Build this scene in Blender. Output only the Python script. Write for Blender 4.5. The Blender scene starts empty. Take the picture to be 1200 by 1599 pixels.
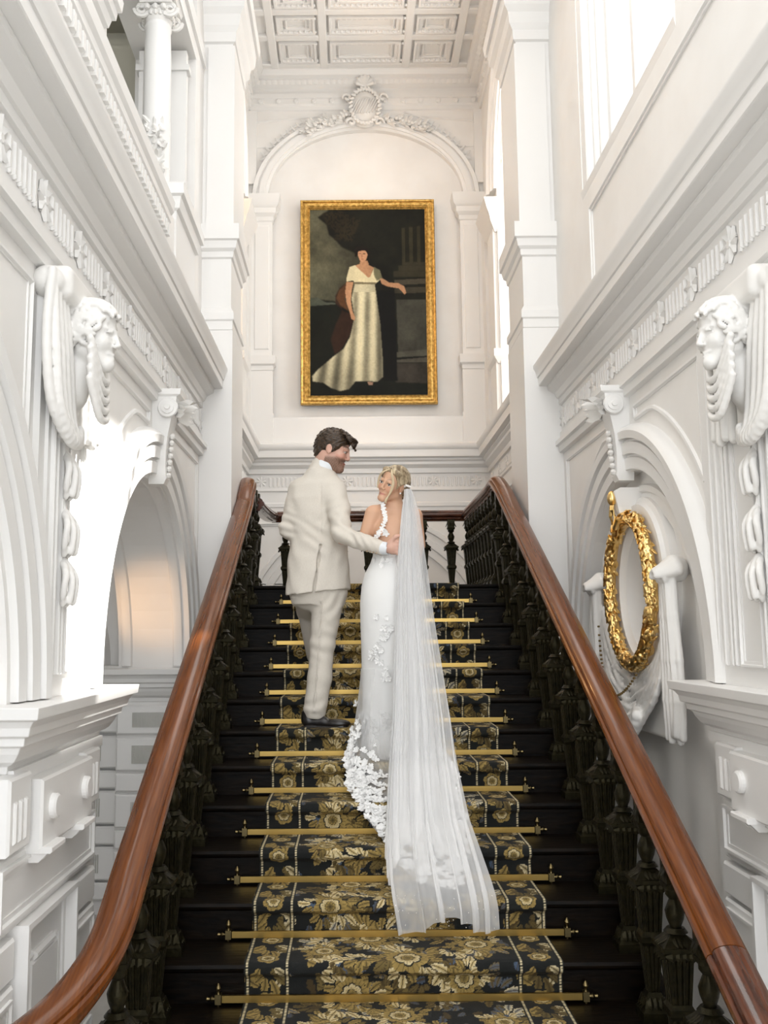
import bpy, bmesh, math, random
import numpy as np
from mathutils import Matrix, Vector
random.seed(7); rng = np.random.default_rng(7)
sc = bpy.context.scene; COL = sc.collection

# ---------------------------------------------------------------- camera, world, sun, exposure
cd = bpy.data.cameras.new('camera'); cam = bpy.data.objects.new('camera', cd); COL.objects.link(cam)
F_PX = 1500.0
cd.sensor_fit = 'VERTICAL'; cd.sensor_height = 36.0; cd.sensor_width = 27.0; cd.lens = 36.0 * F_PX / 1599.0
cd.shift_x = 52.0 / 1599.0; cd.clip_start = .05; cd.clip_end = 200
th = math.atan(190 / F_PX); ro = math.radians(.45)
fw = Vector((0, math.cos(th), math.sin(th))); up = Vector((0, -math.sin(th), math.cos(th))); rt = Vector((1, 0, 0))
r2 = rt * math.cos(ro) - up * math.sin(ro); u2 = up * math.cos(ro) + rt * math.sin(ro)
m = Matrix((r2, u2, -fw)).transposed().to_4x4(); m.translation = Vector((-.215, 0, 1.43)); cam.matrix_world = m
sc.camera = cam
w = bpy.data.worlds.new('sky'); sc.world = w; w.use_nodes = True
w.node_tree.nodes['Background'].inputs[0].default_value = (.93, .96, 1.0, 1); w.node_tree.nodes['Background'].inputs[1].default_value = 1.15
def lamp(name, kind, loc, energy, color=(1, 1, 1), look=None, **k):
    l = bpy.data.lights.new(name, kind); l.energy = energy; l.color = color
    for a, b in k.items(): setattr(l, a, b)
    o = bpy.data.objects.new(name, l); COL.objects.link(o); o.location = loc
    if look is not None: o.rotation_euler = (Vector(look) - Vector(loc)).to_track_quat('-Z', 'Y').to_euler()
    return o
sun = lamp('sun', 'SUN', (6, 5, 8), 10, (1, .96, .9), look=(6 - 2.38, 5 - .6, 8 - 2.98), angle=math.radians(1.2))
lamp('front_fill', 'AREA', (0, -2.6, 3.6), 52, (.95, .97, 1), look=(0, 3, 2.6), shape='RECTANGLE', size=2.3, size_y=4.6)  # added fill behind the camera, brightens the hall from the front
lamp('hall_top_fill', 'AREA', (0, 3.2, 6.3), 33, (1, .98, .95), look=(0, 3.2, 0), shape='RECTANGLE', size=1.8, size_y=4.5)  # unseen overhead fill added to brighten the hall and deepen moulding shadows
lamp('side_window_daylight', 'AREA', (2.7, 8.85, 5.6), 58, (1, .98, .95), look=(-1, 8.85, 6.0), shape='RECTANGLE', size=2.4, size_y=3.2)
lamp('landing_top_fill', 'AREA', (0, 8.6, 8.0), 17, (1, .97, .93), look=(0, 8.9, 0), shape='RECTANGLE', size=2.0, size_y=1.6)  # overhead fill added above the landing, no fitting hangs there
sc.view_settings.view_transform = 'Standard'; sc.view_settings.look = 'None'; sc.view_settings.gamma = 1
sc.view_settings.use_curve_mapping = False; sc.view_settings.exposure = .98

# ---------------------------------------------------------------- materials
def mat(name, color, rough=.5, metal=0, **kw):
    M = bpy.data.materials.new(name); M.use_nodes = True; nt = M.node_tree; b = nt.nodes['Principled BSDF']
    b.inputs['Base Color'].default_value = (*color, 1); b.inputs['Roughness'].default_value = rough; b.inputs['Metallic'].default_value = metal
    for k, v in kw.items():
        b.inputs[k.replace('_', ' ')].default_value = v
    return M
def noise_color(M, c0, c1, scale=(1, 1, 1), nscale=8, detail=6, bump=0, p0=.35, p1=.65, dist=0.0):
    nt = M.node_tree; N = nt.nodes; L = nt.links; b = N['Principled BSDF']
    tc = N.new('ShaderNodeTexCoord'); mp = N.new('ShaderNodeMapping'); mp.inputs['Scale'].default_value = scale
    no = N.new('ShaderNodeTexNoise'); no.inputs['Scale'].default_value = nscale; no.inputs['Detail'].default_value = detail; no.inputs['Distortion'].default_value = dist
    cr = N.new('ShaderNodeValToRGB'); cr.color_ramp.elements[0].color = (*c0, 1); cr.color_ramp.elements[1].color = (*c1, 1)
    cr.color_ramp.elements[0].position = p0; cr.color_ramp.elements[1].position = p1
    L.new(tc.outputs['Object'], mp.inputs[0]); L.new(mp.outputs[0], no.inputs['Vector']); L.new(no.outputs['Fac'], cr.inputs[0]); L.new(cr.outputs[0], b.inputs['Base Color'])
    if bump:
        bp = N.new('ShaderNodeBump'); bp.inputs['Strength'].default_value = bump; bp.inputs['Distance'].default_value = .004
        L.new(no.outputs['Fac'], bp.inputs['Height']); L.new(bp.outputs[0], b.inputs['Normal'])
    return M
def vcol_mat(name, rough=.6, bump=0, bscale=300, **kw):
    M = mat(name, (1, 1, 1), rough, **kw); nt = M.node_tree; a = nt.nodes.new('ShaderNodeVertexColor'); a.layer_name = 'Col'
    nt.links.new(a.outputs[0], nt.nodes['Principled BSDF'].inputs['Base Color'])
    if bump:
        no = nt.nodes.new('ShaderNodeTexNoise'); no.inputs['Scale'].default_value = bscale
        bp = nt.nodes.new('ShaderNodeBump'); bp.inputs['Strength'].default_value = bump; bp.inputs['Distance'].default_value = .002
        nt.links.new(no.outputs['Fac'], bp.inputs['Height']); nt.links.new(bp.outputs[0], nt.nodes['Principled BSDF'].inputs['Normal'])
    return M
PL = noise_color(mat('plaster', (.8, .8, .8), .55), (.82, .80, .77), (.855, .84, .815), (1, 1, 1), 3, 3)
TR = mat('white_paint', (.83, .82, .80), .4)
CARVE = mat('carved_plaster', (.80, .785, .755), .5)
GAL = mat('gallery_painted_shade', (.52, .50, .42), .6)  # the gallery's dimness is put into this darker colour
FRET = mat('fretwork_grey', (.55, .54, .49), .7)
WD = noise_color(mat('dark_oak', (0, 0, 0), .42, Specular_IOR_Level=.12), (.0013, .0010, .0007), (.0075, .0042, .0019), (2, 9, 9), 6, 6, bump=.4)
WDC = noise_color(mat('carved_oak', (0, 0, 0), .36, Specular_IOR_Level=.25, Specular_Tint=(.9, .8, .5, 1)), (.0014, .0014, .0007), (.011, .009, .0035), (3, 3, 3), 14, 6, bump=.8)
RAIL = noise_color(mat('mahogany', (0, 0, 0), .26, Specular_IOR_Level=.3, Coat_Weight=.22, Coat_Roughness=.06), (.080, .020, .0035), (.20, .058, .0095), (26, .9, 1.6), 5, 8, dist=.2, p0=.25, p1=.75)
BR = mat('brass', (.62, .42, .13), .32, 1)
BRD = mat('aged_brass', (.22, .17, .08), .4, 1)
GOLD = noise_color(mat('gilding', (0, 0, 0), .28, 1), (.70, .43, .12), (.98, .72, .32), (1, 1, 1), 22, 4)
GILTF = noise_color(mat('gilt_frame', (0, 0, 0), .42, .85), (.38, .22, .05), (.74, .48, .15), (1, 1, 1), 30, 4, bump=.5)
CARPET = vcol_mat('woven_carpet', .95, .5, 500)
CANVAS = vcol_mat('oil_paint', .55, Specular_IOR_Level=.15)
SKIN = vcol_mat('skin', .5, Subsurface_Weight=.06, Subsurface_Radius=(.02, .008, .004))
SUIT = noise_color(mat('cream_linen', (0, 0, 0), .85), (.66, .61, .54), (.72, .675, .60), (60, 60, 6), 10, 3, bump=.15)
SHIRT = mat('white_shirt', (.82, .85, .88), .7)
LEATHER = mat('black_leather', (.012, .01, .01), .3)
HAIRM = noise_color(mat('brown_hair', (0, 0, 0), .42), (.010, .006, .003), (.075, .042, .02), (1, 1, 1), 55, 5, bump=.8, dist=1.5)
HAIRF = noise_color(mat('blonde_hair', (0, 0, 0), .42), (.16, .105, .052), (.66, .54, .36), (2.2, .8, .8), 30, 3, bump=.3, dist=.5)
HAIRL = mat('light_blonde_strand', (.66, .54, .36), .45)
SATIN = mat('ivory_satin', (.83, .83, .82), .5, Sheen_Weight=.2)
LACE = mat('white_lace', (.90, .90, .89), .7)
EYEW = mat('eye_white', (.8, .78, .75), .2); EYED = mat('dark_iris', (.03, .018, .01), .15)
BEAD = mat('bronze_beads', (.22, .15, .06), .4, .7); PEARL = mat('pearl', (.9, .88, .85), .15)
def sheer(name, color, alpha):
    M = bpy.data.materials.new(name); M.use_nodes = True; nt = M.node_tree; N = nt.nodes; L = nt.links; N.clear()
    o = N.new('ShaderNodeOutputMaterial'); mx = N.new('ShaderNodeMixShader'); tr = N.new('ShaderNodeBsdfTransparent')
    m2 = N.new('ShaderNodeMixShader'); df = N.new('ShaderNodeBsdfDiffuse'); tl = N.new('ShaderNodeBsdfTranslucent')
    df.inputs[0].default_value = (*color, 1); tl.inputs[0].default_value = (*color, 1); m2.inputs[0].default_value = .15
    lw = N.new('ShaderNodeLayerWeight'); lw.inputs[0].default_value = .35
    mr = N.new('ShaderNodeMapRange'); mr.inputs[3].default_value = alpha; mr.inputs[4].default_value = min(1, alpha + .38)
    L.new(lw.outputs['Facing'], mr.inputs[0]); L.new(mr.outputs[0], mx.inputs[0])
    L.new(df.outputs[0], m2.inputs[1]); L.new(tl.outputs[0], m2.inputs[2]); L.new(tr.outputs[0], mx.inputs[1]); L.new(m2.outputs[0], mx.inputs[2]); L.new(mx.outputs[0], o.inputs[0])
    return M
VEIL = sheer('veil_tulle', (.98, .98, .98), .42); TULLE = sheer('skirt_tulle', (.95, .95, .95), .24)
GLASS = bpy.data.materials.new('window_glass'); GLASS.use_nodes = True; _n = GLASS.node_tree; _n.nodes.clear()
_o = _n.nodes.new('ShaderNodeOutputMaterial'); _m = _n.nodes.new('ShaderNodeMixShader'); _t = _n.nodes.new('ShaderNodeBsdfTransparent'); _g = _n.nodes.new('ShaderNodeBsdfGlossy')
_g.inputs['Roughness'].default_value = .03; _m.inputs[0].default_value = .06; _t.inputs[0].default_value = (.98, .99, 1, 1)
_n.links.new(_t.outputs[0], _m.inputs[1]); _n.links.new(_g.outputs[0], _m.inputs[2]); _n.links.new(_m.outputs[0], _o.inputs[0])

# ---------------------------------------------------------------- mesh helpers
def link(name, me, m, parent=None, smooth=False, col=None, ang=None):
    if m is not None: me.materials.append(m)
    if col is not None:
        a = me.color_attributes.new('Col', 'FLOAT_COLOR', 'POINT'); c = np.ones((len(me.vertices), 4), np.float32); c[:, :3] = col; a.data.foreach_set('color', c.ravel())
    if smooth: me.polygons.foreach_set('use_smooth', np.ones(len(me.polygons), bool))
    if ang is not None:
        try: me.set_sharp_from_angle(angle=math.radians(ang))
        except Exception: pass
    o = bpy.data.objects.new(name, me); COL.objects.link(o)
    if parent is not None: o.parent = parent
    return o
def raw(name, V, F, m, parent=None, smooth=False, col=None, ang=None, recalc=False):
    me = bpy.data.meshes.new(name); V = np.asarray(V, float)
    if isinstance(F, np.ndarray):
        n = len(F); k = F.shape[1]
        me.vertices.add(len(V)); me.vertices.foreach_set('co', V.astype(np.float32).ravel())
        me.loops.add(n * k); me.loops.foreach_set('vertex_index', F.astype(np.int32).ravel())
        me.polygons.add(n); me.polygons.foreach_set('loop_start', np.arange(0, n * k, k, dtype=np.int32)); me.update(calc_edges=True); me.validate()
    else:
        me.from_pydata(V.tolist(), [], F); me.update()
    if recalc:
        bm = bmesh.new(); bm.from_mesh(me); bmesh.ops.recalc_face_normals(bm, faces=bm.faces); bm.to_mesh(me); bm.free()
    return link(name, me, m, parent, smooth, col, ang)
class MB:
    def __init__(s, M=None): s.V = []; s.F = []; s.M = M
    def add(s, V, F):
        n = len(s.V); s.V += [tuple(s.M(*v)) if s.M else tuple(v) for v in V]; s.F += [tuple(i + n for i in f) for f in F]; return s
    def box(s, a, b, ch=0):
        x0, y0, z0 = a; x1, y1, z1 = b
        return s.add([(x0, y0, z0), (x1, y0, z0), (x1, y1, z0), (x0, y1, z0), (x0, y0, z1), (x1, y0, z1), (x1, y1, z1), (x0, y1, z1)],
                     [(0, 3, 2, 1), (4, 5, 6, 7), (0, 1, 5, 4), (1, 2, 6, 5), (2, 3, 7, 6), (3, 0, 4, 7)])
    def rings(s, R, cap=True, closed=True):       # list of rings with equal counts
        n = len(R[0]); V = [p for r in R for p in r]; F = []
        for i in range(len(R) - 1):
            for j in range(n if closed else n - 1):
                k = (j + 1) % n; F.append((i * n + j, i * n + k, (i + 1) * n + k, (i + 1) * n + j))
        if cap: F.append(tuple(range(n - 1, -1, -1))); F.append(tuple((len(R) - 1) * n + j for j in range(n)))
        return s.add(V, F)
    def frus(s, c, z0, z1, a0, a1, b0=None, b1=None):     # square frustum about the z axis, half sizes a0 -> a1
        b0 = a0 if b0 is None else b0; b1 = a1 if b1 is None else b1; x, y = c
        return s.rings([[(x - a0, y - b0, z0), (x + a0, y - b0, z0), (x + a0, y + b0, z0), (x - a0, y + b0, z0)], [(x - a1, y - b1, z1), (x + a1, y - b1, z1), (x + a1, y + b1, z1), (x - a1, y + b1, z1)]])
    def lathe(s, prof, c=(0, 0, 0), n=20, ax='z', ph=0):
        R = []
        for r, h in prof:
            ring = []
            for j in range(n):
                a = 2 * math.pi * j / n + ph; u, v = r * math.cos(a), r * math.sin(a)
                p = (u, v, h) if ax == 'z' else ((h, u, v) if ax == 'x' else (v, h, u)); ring.append((p[0] + c[0], p[1] + c[1], p[2] + c[2]))
            R.append(ring)
        return s.rings(R)
    def tube(s, P, r, n=8, flat=1.0):
        P = [Vector(p) for p in P]; rs = r if isinstance(r, (list, tuple)) else [r] * len(P); R = []; up0 = Vector((.13, .21, .97))
        for i, p in enumerate(P):
            d = (P[min(i + 1, len(P) - 1)] - P[max(i - 1, 0)]).normalized(); a = d.cross(up0)
            if a.length < .05: a = d.cross(Vector((1, 0, 0)))
            a.normalize(); b = d.cross(a)
            R.append([tuple(p + a * rs[i] * math.cos(2 * math.pi * j / n) + b * rs[i] * flat * math.sin(2 * math.pi * j / n)) for j in range(n)])
        return s.rings(R)
    def prof_y(s, prof, y0, y1, n=1, f=None):     # closed profile [(p, z)] swept along local u; M maps (u, v, w)
        R = []
        for i in range(n + 1):
            u = y0 + (y1 - y0) * i / n; R.append([(u, z, p) for p, z in prof])
        return s.rings(R)
    def arc(s, prof, uc, vc, a0, a1, n=40, sv=1.0):   # profile [(r, p)] swept round (uc, vc)
        R = []
        for i in range(n + 1):
            a = a0 + (a1 - a0) * i / n; R.append([(uc + r * math.cos(a), vc + sv * r * math.sin(a), p) for r, p in prof])
        return s.rings(R)
    def slab(s, poly, w0, w1):
        n = len(poly); V = [(u, v, w0) for u, v in poly] + [(u, v, w1) for u, v in poly]
        F = [tuple(range(n)), tuple(range(2 * n - 1, n - 1, -1))] + [(i, (i + 1) % n, n + (i + 1) % n, n + i) for i in range(n)]
        return s.add(V, F)
    def ubox(s, u0, u1, v0, v1, w0, w1, ch=0):
        if ch:
            c = ch; R = [[(u0, v0, w0), (u1, v0, w0), (u1, v1, w0), (u0, v1, w0)], [(u0, v0, w1 - c), (u1, v0, w1 - c), (u1, v1, w1 - c), (u0, v1, w1 - c)], [(u0 + c, v0 + c, w1), (u1 - c, v0 + c, w1), (u1 - c, v1 - c, w1), (u0 + c, v1 - c, w1)]]
            return s.rings(R)
        return s.box((u0, v0, w0), (u1, v1, w1))
    def frame(s, u0, u1, v0, v1, t, w0, w1, prof=None):   # mitred picture-frame moulding, t wide
        prof = prof or [(0, w0), (0, w1), (t * .35, w1), (t * .5, (w0 + w1) / 2), (t, (w0 + w1) * .5), (t, w0)]
        R = []
        for cu, cv, su, sv in ((u0, v0, 1, 1), (u1, v0, -1, 1), (u1, v1, -1, -1), (u0, v1, 1, -1), (u0, v0, 1, 1)):
            R.append([(cu + su * d, cv + sv * d, w_) for d, w_ in prof])
        return s.rings(R, cap=False)
    def dome(s, c, r, sx=1, sy=1, sz=1, n=8, m_=5):
        R = []
        for i in range(1, m_):
            t = math.pi * i / m_; R.append([(c[0] + sx * r * math.sin(t) * math.cos(2 * math.pi * j / n), c[1] + sy * r * math.sin(t) * math.sin(2 * math.pi * j / n), c[2] + sz * r * math.cos(t)) for j in range(n)])
        return s.rings(R)
    def leaf(s, c, d, up_, L, W, curl=.3, n=4):   # lobed leaf from c along d, curling to up_
        c = Vector(c); d = Vector(d).normalized(); u = Vector(up_).normalized(); sd = d.cross(u).normalized(); V = []; F = []
        for i in range(n + 1):
            t = i / n; wd = W * math.sin(math.pi * (.12 + .86 * t)) * (1 + .25 * math.cos(t * 18)); p = c + d * L * t + u * L * curl * (t * t)
            V += [tuple(p - sd * wd - u * W * .25), tuple(p + u * W * .18), tuple(p + sd * wd - u * W * .25)]
        for i in range(n):
            a = 3 * i; F += [(a, a + 1, a + 4, a + 3), (a + 1, a + 2, a + 5, a + 4)]
        return s.add(V, F)
    def build(s, name, m, parent=None, smooth=False, ang=35, recalc=True, bevel=0):
        o = raw(name, s.V, s.F, m, parent, smooth, None, ang if smooth else None, recalc)
        if bevel:
            b = o.modifiers.new('bevel', 'BEVEL'); b.width = bevel; b.segments = 2; b.limit_method = 'ANGLE'
        return o
def bez(P, n=10):     # smooth curve through points
    P = [Vector(p) for p in P]; out = []
    for i in range(len(P) - 1):
        p0, p1, p2, p3 = P[max(i - 1, 0)], P[i], P[i + 1], P[min(i + 2, len(P) - 1)]
        for j in range(n):
            t = j / n; out.append(.5 * ((2 * p1) + (p2 - p0) * t + (2 * p0 - 5 * p1 + 4 * p2 - p3) * t * t + (3 * p1 - p0 - 3 * p2 + p3) * t ** 3))
    return out + [P[-1]]
def tag(o, label, cat, group=None): o['label'] = label; o['category'] = cat; (group and o.__setitem__('group', group)); return o
def empty(name, loc, label, cat, group=None):
    o = bpy.data.objects.new(name, None); COL.objects.link(o); o.location = loc; o.empty_display_size = .1; return tag(o, label, cat, group)
def part(o, par):          # parent keeping the vertices where they are written (world coordinates)
    o.parent = par; o.matrix_parent_inverse = Matrix.Translation(-Vector(par.location)); return o
def struct(o): o['kind'] = 'structure'; return o
def copy_thing(root, loc=None, rotz=None, label=None, scale=None):
    r = root.copy(); COL.objects.link(r)
    if loc is not None: r.location = loc
    if rotz is not None: r.rotation_euler = (0, 0, rotz)
    if scale is not None: r.scale = scale
    if label: r['label'] = label
    for ch in list(root.children):
        c = ch.copy(); COL.objects.link(c); c.parent = r
        for g in list(ch.children):
            d = g.copy(); COL.objects.link(d); d.parent = c
    return r

# ---------------------------------------------------------------- implicit surfaces for bodies, cloth and carving
class SDF:
    def __init__(s, lo, hi, h):
        s.lo = np.array(lo, float); s.h = h; s.n = np.ceil((np.array(hi) - s.lo) / h).astype(int) + 1; s.f = np.full(s.n, 1.0, np.float32)
        s.ax = [s.lo[i] + h * np.arange(s.n[i]) for i in range(3)]
    def sub(s, lo, hi):
        i0 = np.clip(np.floor((np.array(lo) - s.lo) / s.h).astype(int), 0, s.n); i1 = np.clip(np.ceil((np.array(hi) - s.lo) / s.h).astype(int) + 1, 0, s.n)
        sl = tuple(slice(a, b) for a, b in zip(i0, i1)); return sl, s.ax[0][sl[0]][:, None, None], s.ax[1][sl[1]][None, :, None], s.ax[2][sl[2]][None, None, :]
    def ap(s, sl, d, k, cut=False):
        f = s.f[sl]
        if f.size == 0: return
        if cut:
            g = -d; hh = np.maximum(k - np.abs(f - g), 0) / k; s.f[sl] = np.maximum(f, g) + hh * hh * k / 4
        else:
            hh = np.maximum(k - np.abs(f - d), 0) / k; s.f[sl] = np.minimum(f, d) - hh * hh * k / 4
    def cap(s, a, b, ra, rb=None, k=.01, cut=False):
        rb = ra if rb is None else rb; a = np.array(a, float); b = np.array(b, float); R = max(ra, rb) + k + 3 * s.h
        sl, X, Y, Z = s.sub(np.minimum(a, b) - R, np.maximum(a, b) + R); ab = b - a; L2 = max(ab @ ab, 1e-9)
        t = np.clip(((X - a[0]) * ab[0] + (Y - a[1]) * ab[1] + (Z - a[2]) * ab[2]) / L2, 0, 1)
        s.ap(sl, np.sqrt((X - a[0] - t * ab[0]) ** 2 + (Y - a[1] - t * ab[1]) ** 2 + (Z - a[2] - t * ab[2]) ** 2) - (ra + (rb - ra) * t), k, cut)
    def ell(s, c, r, R=None, k=.01, cut=False):
        c = np.array(c, float); r = np.array(r, float); B = r.max() + k + 3 * s.h; sl, X, Y, Z = s.sub(c - B, c + B); X = X - c[0]; Y = Y - c[1]; Z = Z - c[2]
        if R is not None: X, Y, Z = [X * R[0][i] + Y * R[1][i] + Z * R[2][i] for i in range(3)]
        k0 = np.sqrt((X / r[0]) ** 2 + (Y / r[1]) ** 2 + (Z / r[2]) ** 2) + 1e-6; k1 = np.sqrt((X / r[0] ** 2) ** 2 + (Y / r[1] ** 2) ** 2 + (Z / r[2] ** 2) ** 2) + 1e-6
        s.ap(sl, k0 * (k0 - 1) / k1, k, cut)
    def box(s, c, hf, R=None, rad=.005, k=.006, cut=False):
        c = np.array(c, float); hf = np.array(hf, float); B = np.linalg.norm(hf) + k + 3 * s.h; sl, X, Y, Z = s.sub(c - B, c + B); X = X - c[0]; Y = Y - c[1]; Z = Z - c[2]
        if R is not None: X, Y, Z = [X * R[0][i] + Y * R[1][i] + Z * R[2][i] for i in range(3)]
        qx, qy, qz = np.abs(X) - hf[0] + rad, np.abs(Y) - hf[1] + rad, np.abs(Z) - hf[2] + rad
        s.ap(sl, np.sqrt(np.maximum(qx, 0) ** 2 + np.maximum(qy, 0) ** 2 + np.maximum(qz, 0) ** 2) + np.minimum(np.maximum(np.maximum(qx, qy), qz), 0) - rad, k, cut)
    def loft(s, T, k=.01, cut=False, p=2.2):      # rows (z, cx, cy, rx, ry)
        T = np.array(sorted(T), float); B = T[:, 3:].max() + .06; sl, X, Y, Z = s.sub((T[:, 1].min() - B, T[:, 2].min() - B, T[0, 0] - .03), (T[:, 1].max() + B, T[:, 2].max() + B, T[-1, 0] + .03))
        z = Z.ravel(); cx, cy, rx, ry = [np.interp(z, T[:, 0], T[:, i])[None, None, :] for i in (1, 2, 3, 4)]
        kk = (np.abs((X - cx) / rx) ** p + np.abs((Y - cy) / ry) ** p) ** (1 / p); d = (kk - 1) * np.minimum(rx, ry)
        d = np.maximum(d, np.maximum(T[0, 0] - Z, Z - T[-1, 0])); s.ap(sl, d, k, cut)
    def disp(s, fn, lo=None, hi=None):
        sl, X, Y, Z = s.sub(s.lo if lo is None else lo, s.ax_hi() if hi is None else hi); s.f[sl] += fn(X, Y, Z).astype(np.float32)
    def ax_hi(s): return [a[-1] for a in s.ax]
    def mesh(s):
        f = s.f; f[0] = f[-1] = 1; f[:, 0] = f[:, -1] = 1; f[:, :, 0] = f[:, :, -1] = 1; S = f < 0
        c = [(i, j, k) for i in (0, 1) for j in (0, 1) for k in (0, 1)]; nx, ny, nz = f.shape
        cnt = sum(S[i:nx - 1 + i, j:ny - 1 + j, k:nz - 1 + k].astype(np.int8) for i, j, k in c); act = (cnt > 0) & (cnt < 8); A = np.argwhere(act)
        val = np.stack([f[A[:, 0] + i, A[:, 1] + j, A[:, 2] + k] for i, j, k in c], 1); P = np.zeros((len(A), 3)); W = np.zeros(len(A))
        for a in range(8):
            for b in range(a + 1, 8):
                if sum(abs(c[a][q] - c[b][q]) for q in range(3)) != 1: continue
                m_ = (val[:, a] < 0) != (val[:, b] < 0); t = np.where(m_, val[:, a] / np.where(m_, val[:, a] - val[:, b], 1), 0)
                pa, pb = np.array(c[a]), np.array(c[b]); P += m_[:, None] * (pa + t[:, None] * (pb - pa)); W += m_
        V = s.lo + s.h * (A + P / W[:, None]); idx = np.full(act.shape, -1, np.int32); idx[act] = np.arange(len(A)); FF = []
        for ax in range(3):
            o1, o2 = [(1, 2), (2, 0), (0, 1)][ax]; n1 = [slice(1, -1)] * 3; n1[ax] = slice(0, -1); n2 = list(n1); n2[ax] = slice(1, None)
            a, b = S[tuple(n1)], S[tuple(n2)]; E = np.argwhere(a != b); off = np.ones(3, int); off[ax] = 0; E = E + off
            ins = S[E[:, 0], E[:, 1], E[:, 2]]; e1 = np.eye(3, dtype=int)[o1]; e2 = np.eye(3, dtype=int)[o2]
            q = [idx[tuple((E - d).T)] for d in (e1 + e2, e2, 0 * e1, e1)]; Q = np.stack(q, 1); Q[~ins] = Q[~ins][:, ::-1]; FF.append(Q)
        return V, np.concatenate(FF)
    def build(s, name, m_, parent=None, col=None):
        V, F_ = s.mesh(); o = raw(name, V, F_, m_, None, True, col(V) if callable(col) else col)
        if parent is not None: part(o, parent)
        return o
def rotm(yaw=0, pitch=0, roll=0):      # columns: local x forward, y left, z up
    cy, sy, cp, sp, cr, sr = math.cos(yaw), math.sin(yaw), math.cos(pitch), math.sin(pitch), math.cos(roll), math.sin(roll)
    return np.array([[cy, -sy, 0], [sy, cy, 0], [0, 0, 1]]) @ np.array([[cp, 0, sp], [0, 1, 0], [-sp, 0, cp]]) @ np.array([[1, 0, 0], [0, cr, -sr], [0, sr, cr]])

# ================================================================ the building
SC = -.03                      # centre line of the stair
RUN, RISE, Y0 = .3023, .1495, 3.6677
ML = lambda u, v, w_: (-1.26 + w_, u, v)
MR = lambda u, v, w_: (1.26 - w_, u, v)
MK = lambda u, v, w_: (u, 11.2 - w_, v)
MSL = lambda u, v, w_: (-1.44 + w_, u, v)
MSR = lambda u, v, w_: (1.44 - w_, u, v)
PI = math.pi
def arch_wall(b, u0, u1, v0, v1, arches, t, w1=0.0, n=28):
    cur = u0
    for uc, r, vs, sv, sill in sorted(arches):
        b.slab([(cur, v0), (uc - r, v0), (uc - r, v1), (cur, v1)], w1 - t, w1)
        if sill > v0: b.slab([(uc - r, v0), (uc + r, v0), (uc + r, sill), (uc - r, sill)], w1 - t, w1)
        A = [(uc - r * math.cos(PI * i / n), vs + sv * r * math.sin(PI * i / n)) for i in range(n + 1)]
        for i in range(n): b.slab([A[i], A[i + 1], (A[i + 1][0], v1), (A[i][0], v1)], w1 - t, w1)
        cur = uc + r
    b.slab([(cur, v0), (u1, v0), (u1, v1), (cur, v1)], w1 - t, w1)
def step_block(b, u0, u1, w0, w1, lv):          # rings (v, projection) round a rectangular pier
    R = [[(u0 - p, v, w1 + p), (u1 + p, v, w1 + p), (u1 + p, v, w0 - p), (u0 - p, v, w0 - p)] for v, p in lv]; b.rings(R)
IMP = [(1.02, 0), (1.02, .012), (1.045, .016), (1.05, .03), (1.06, .045), (1.085, .062), (1.105, .07), (1.11, .085), (1.135, .088), (1.14, .105), (1.165, .11), (1.185, .125), (1.19, .14), (1.225, .145), (1.225, 0)]
ENT = [(0, 2.655), (.03, 2.66), (.035, 2.70), (.055, 2.705), (.055, 2.735), (.02, 2.75), (.02, 2.80), (.006, 2.805), (.006, 2.99), (.022, 2.995), (.022, 3.035), (.034, 3.04), (.05, 3.075), (.07, 3.085),
       (.095, 3.10), (.10, 3.128), (.155, 3.13), (.16, 3.135), (.16, 3.185), (.168, 3.19), (.172, 3.205), (.178, 3.23), (.192, 3.255), (.192, 3.275), (.15, 3.29), (0, 3.30)]
def rosette(b, u, v, w_, r, n=6):
    for k in range(n):
        a = 2 * PI * k / n; b.leaf((u, v, w_ + .006), (math.cos(a), math.sin(a), 0), (0, 0, 1), r, r * .36, .06)
    b.dome((u, v, w_ + .004), r * .28, 1, 1, .7, 8, 4)
def frieze(b, u0, u1, v0, v1, w_, ros, sp=.047):
    u = u0 + sp / 2; h = v1 - v0
    while u < u1:
        if min(abs(u - q) for q in ros) > h * .42:
            b.rings([[(u - .014, v0 + h * .14, w_), (u + .014, v0 + h * .14, w_), (u + .014, v1 - h * .18, w_), (u - .014, v1 - h * .18, w_)], [(u - .008, v0 + h * .18, w_ + .012), (u + .008, v0 + h * .18, w_ + .012), (u + .008, v1 - h * .22, w_ + .012), (u - .008, v1 - h * .22, w_ + .012)]])
            b.dome((u, v0 + h * .14, w_ + .006), .011, 1, 1, 1, 6, 4)
        u += sp
    for q in ros: rosette(b, q, (v0 + v1) / 2, w_, h * .44, 8)

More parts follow.
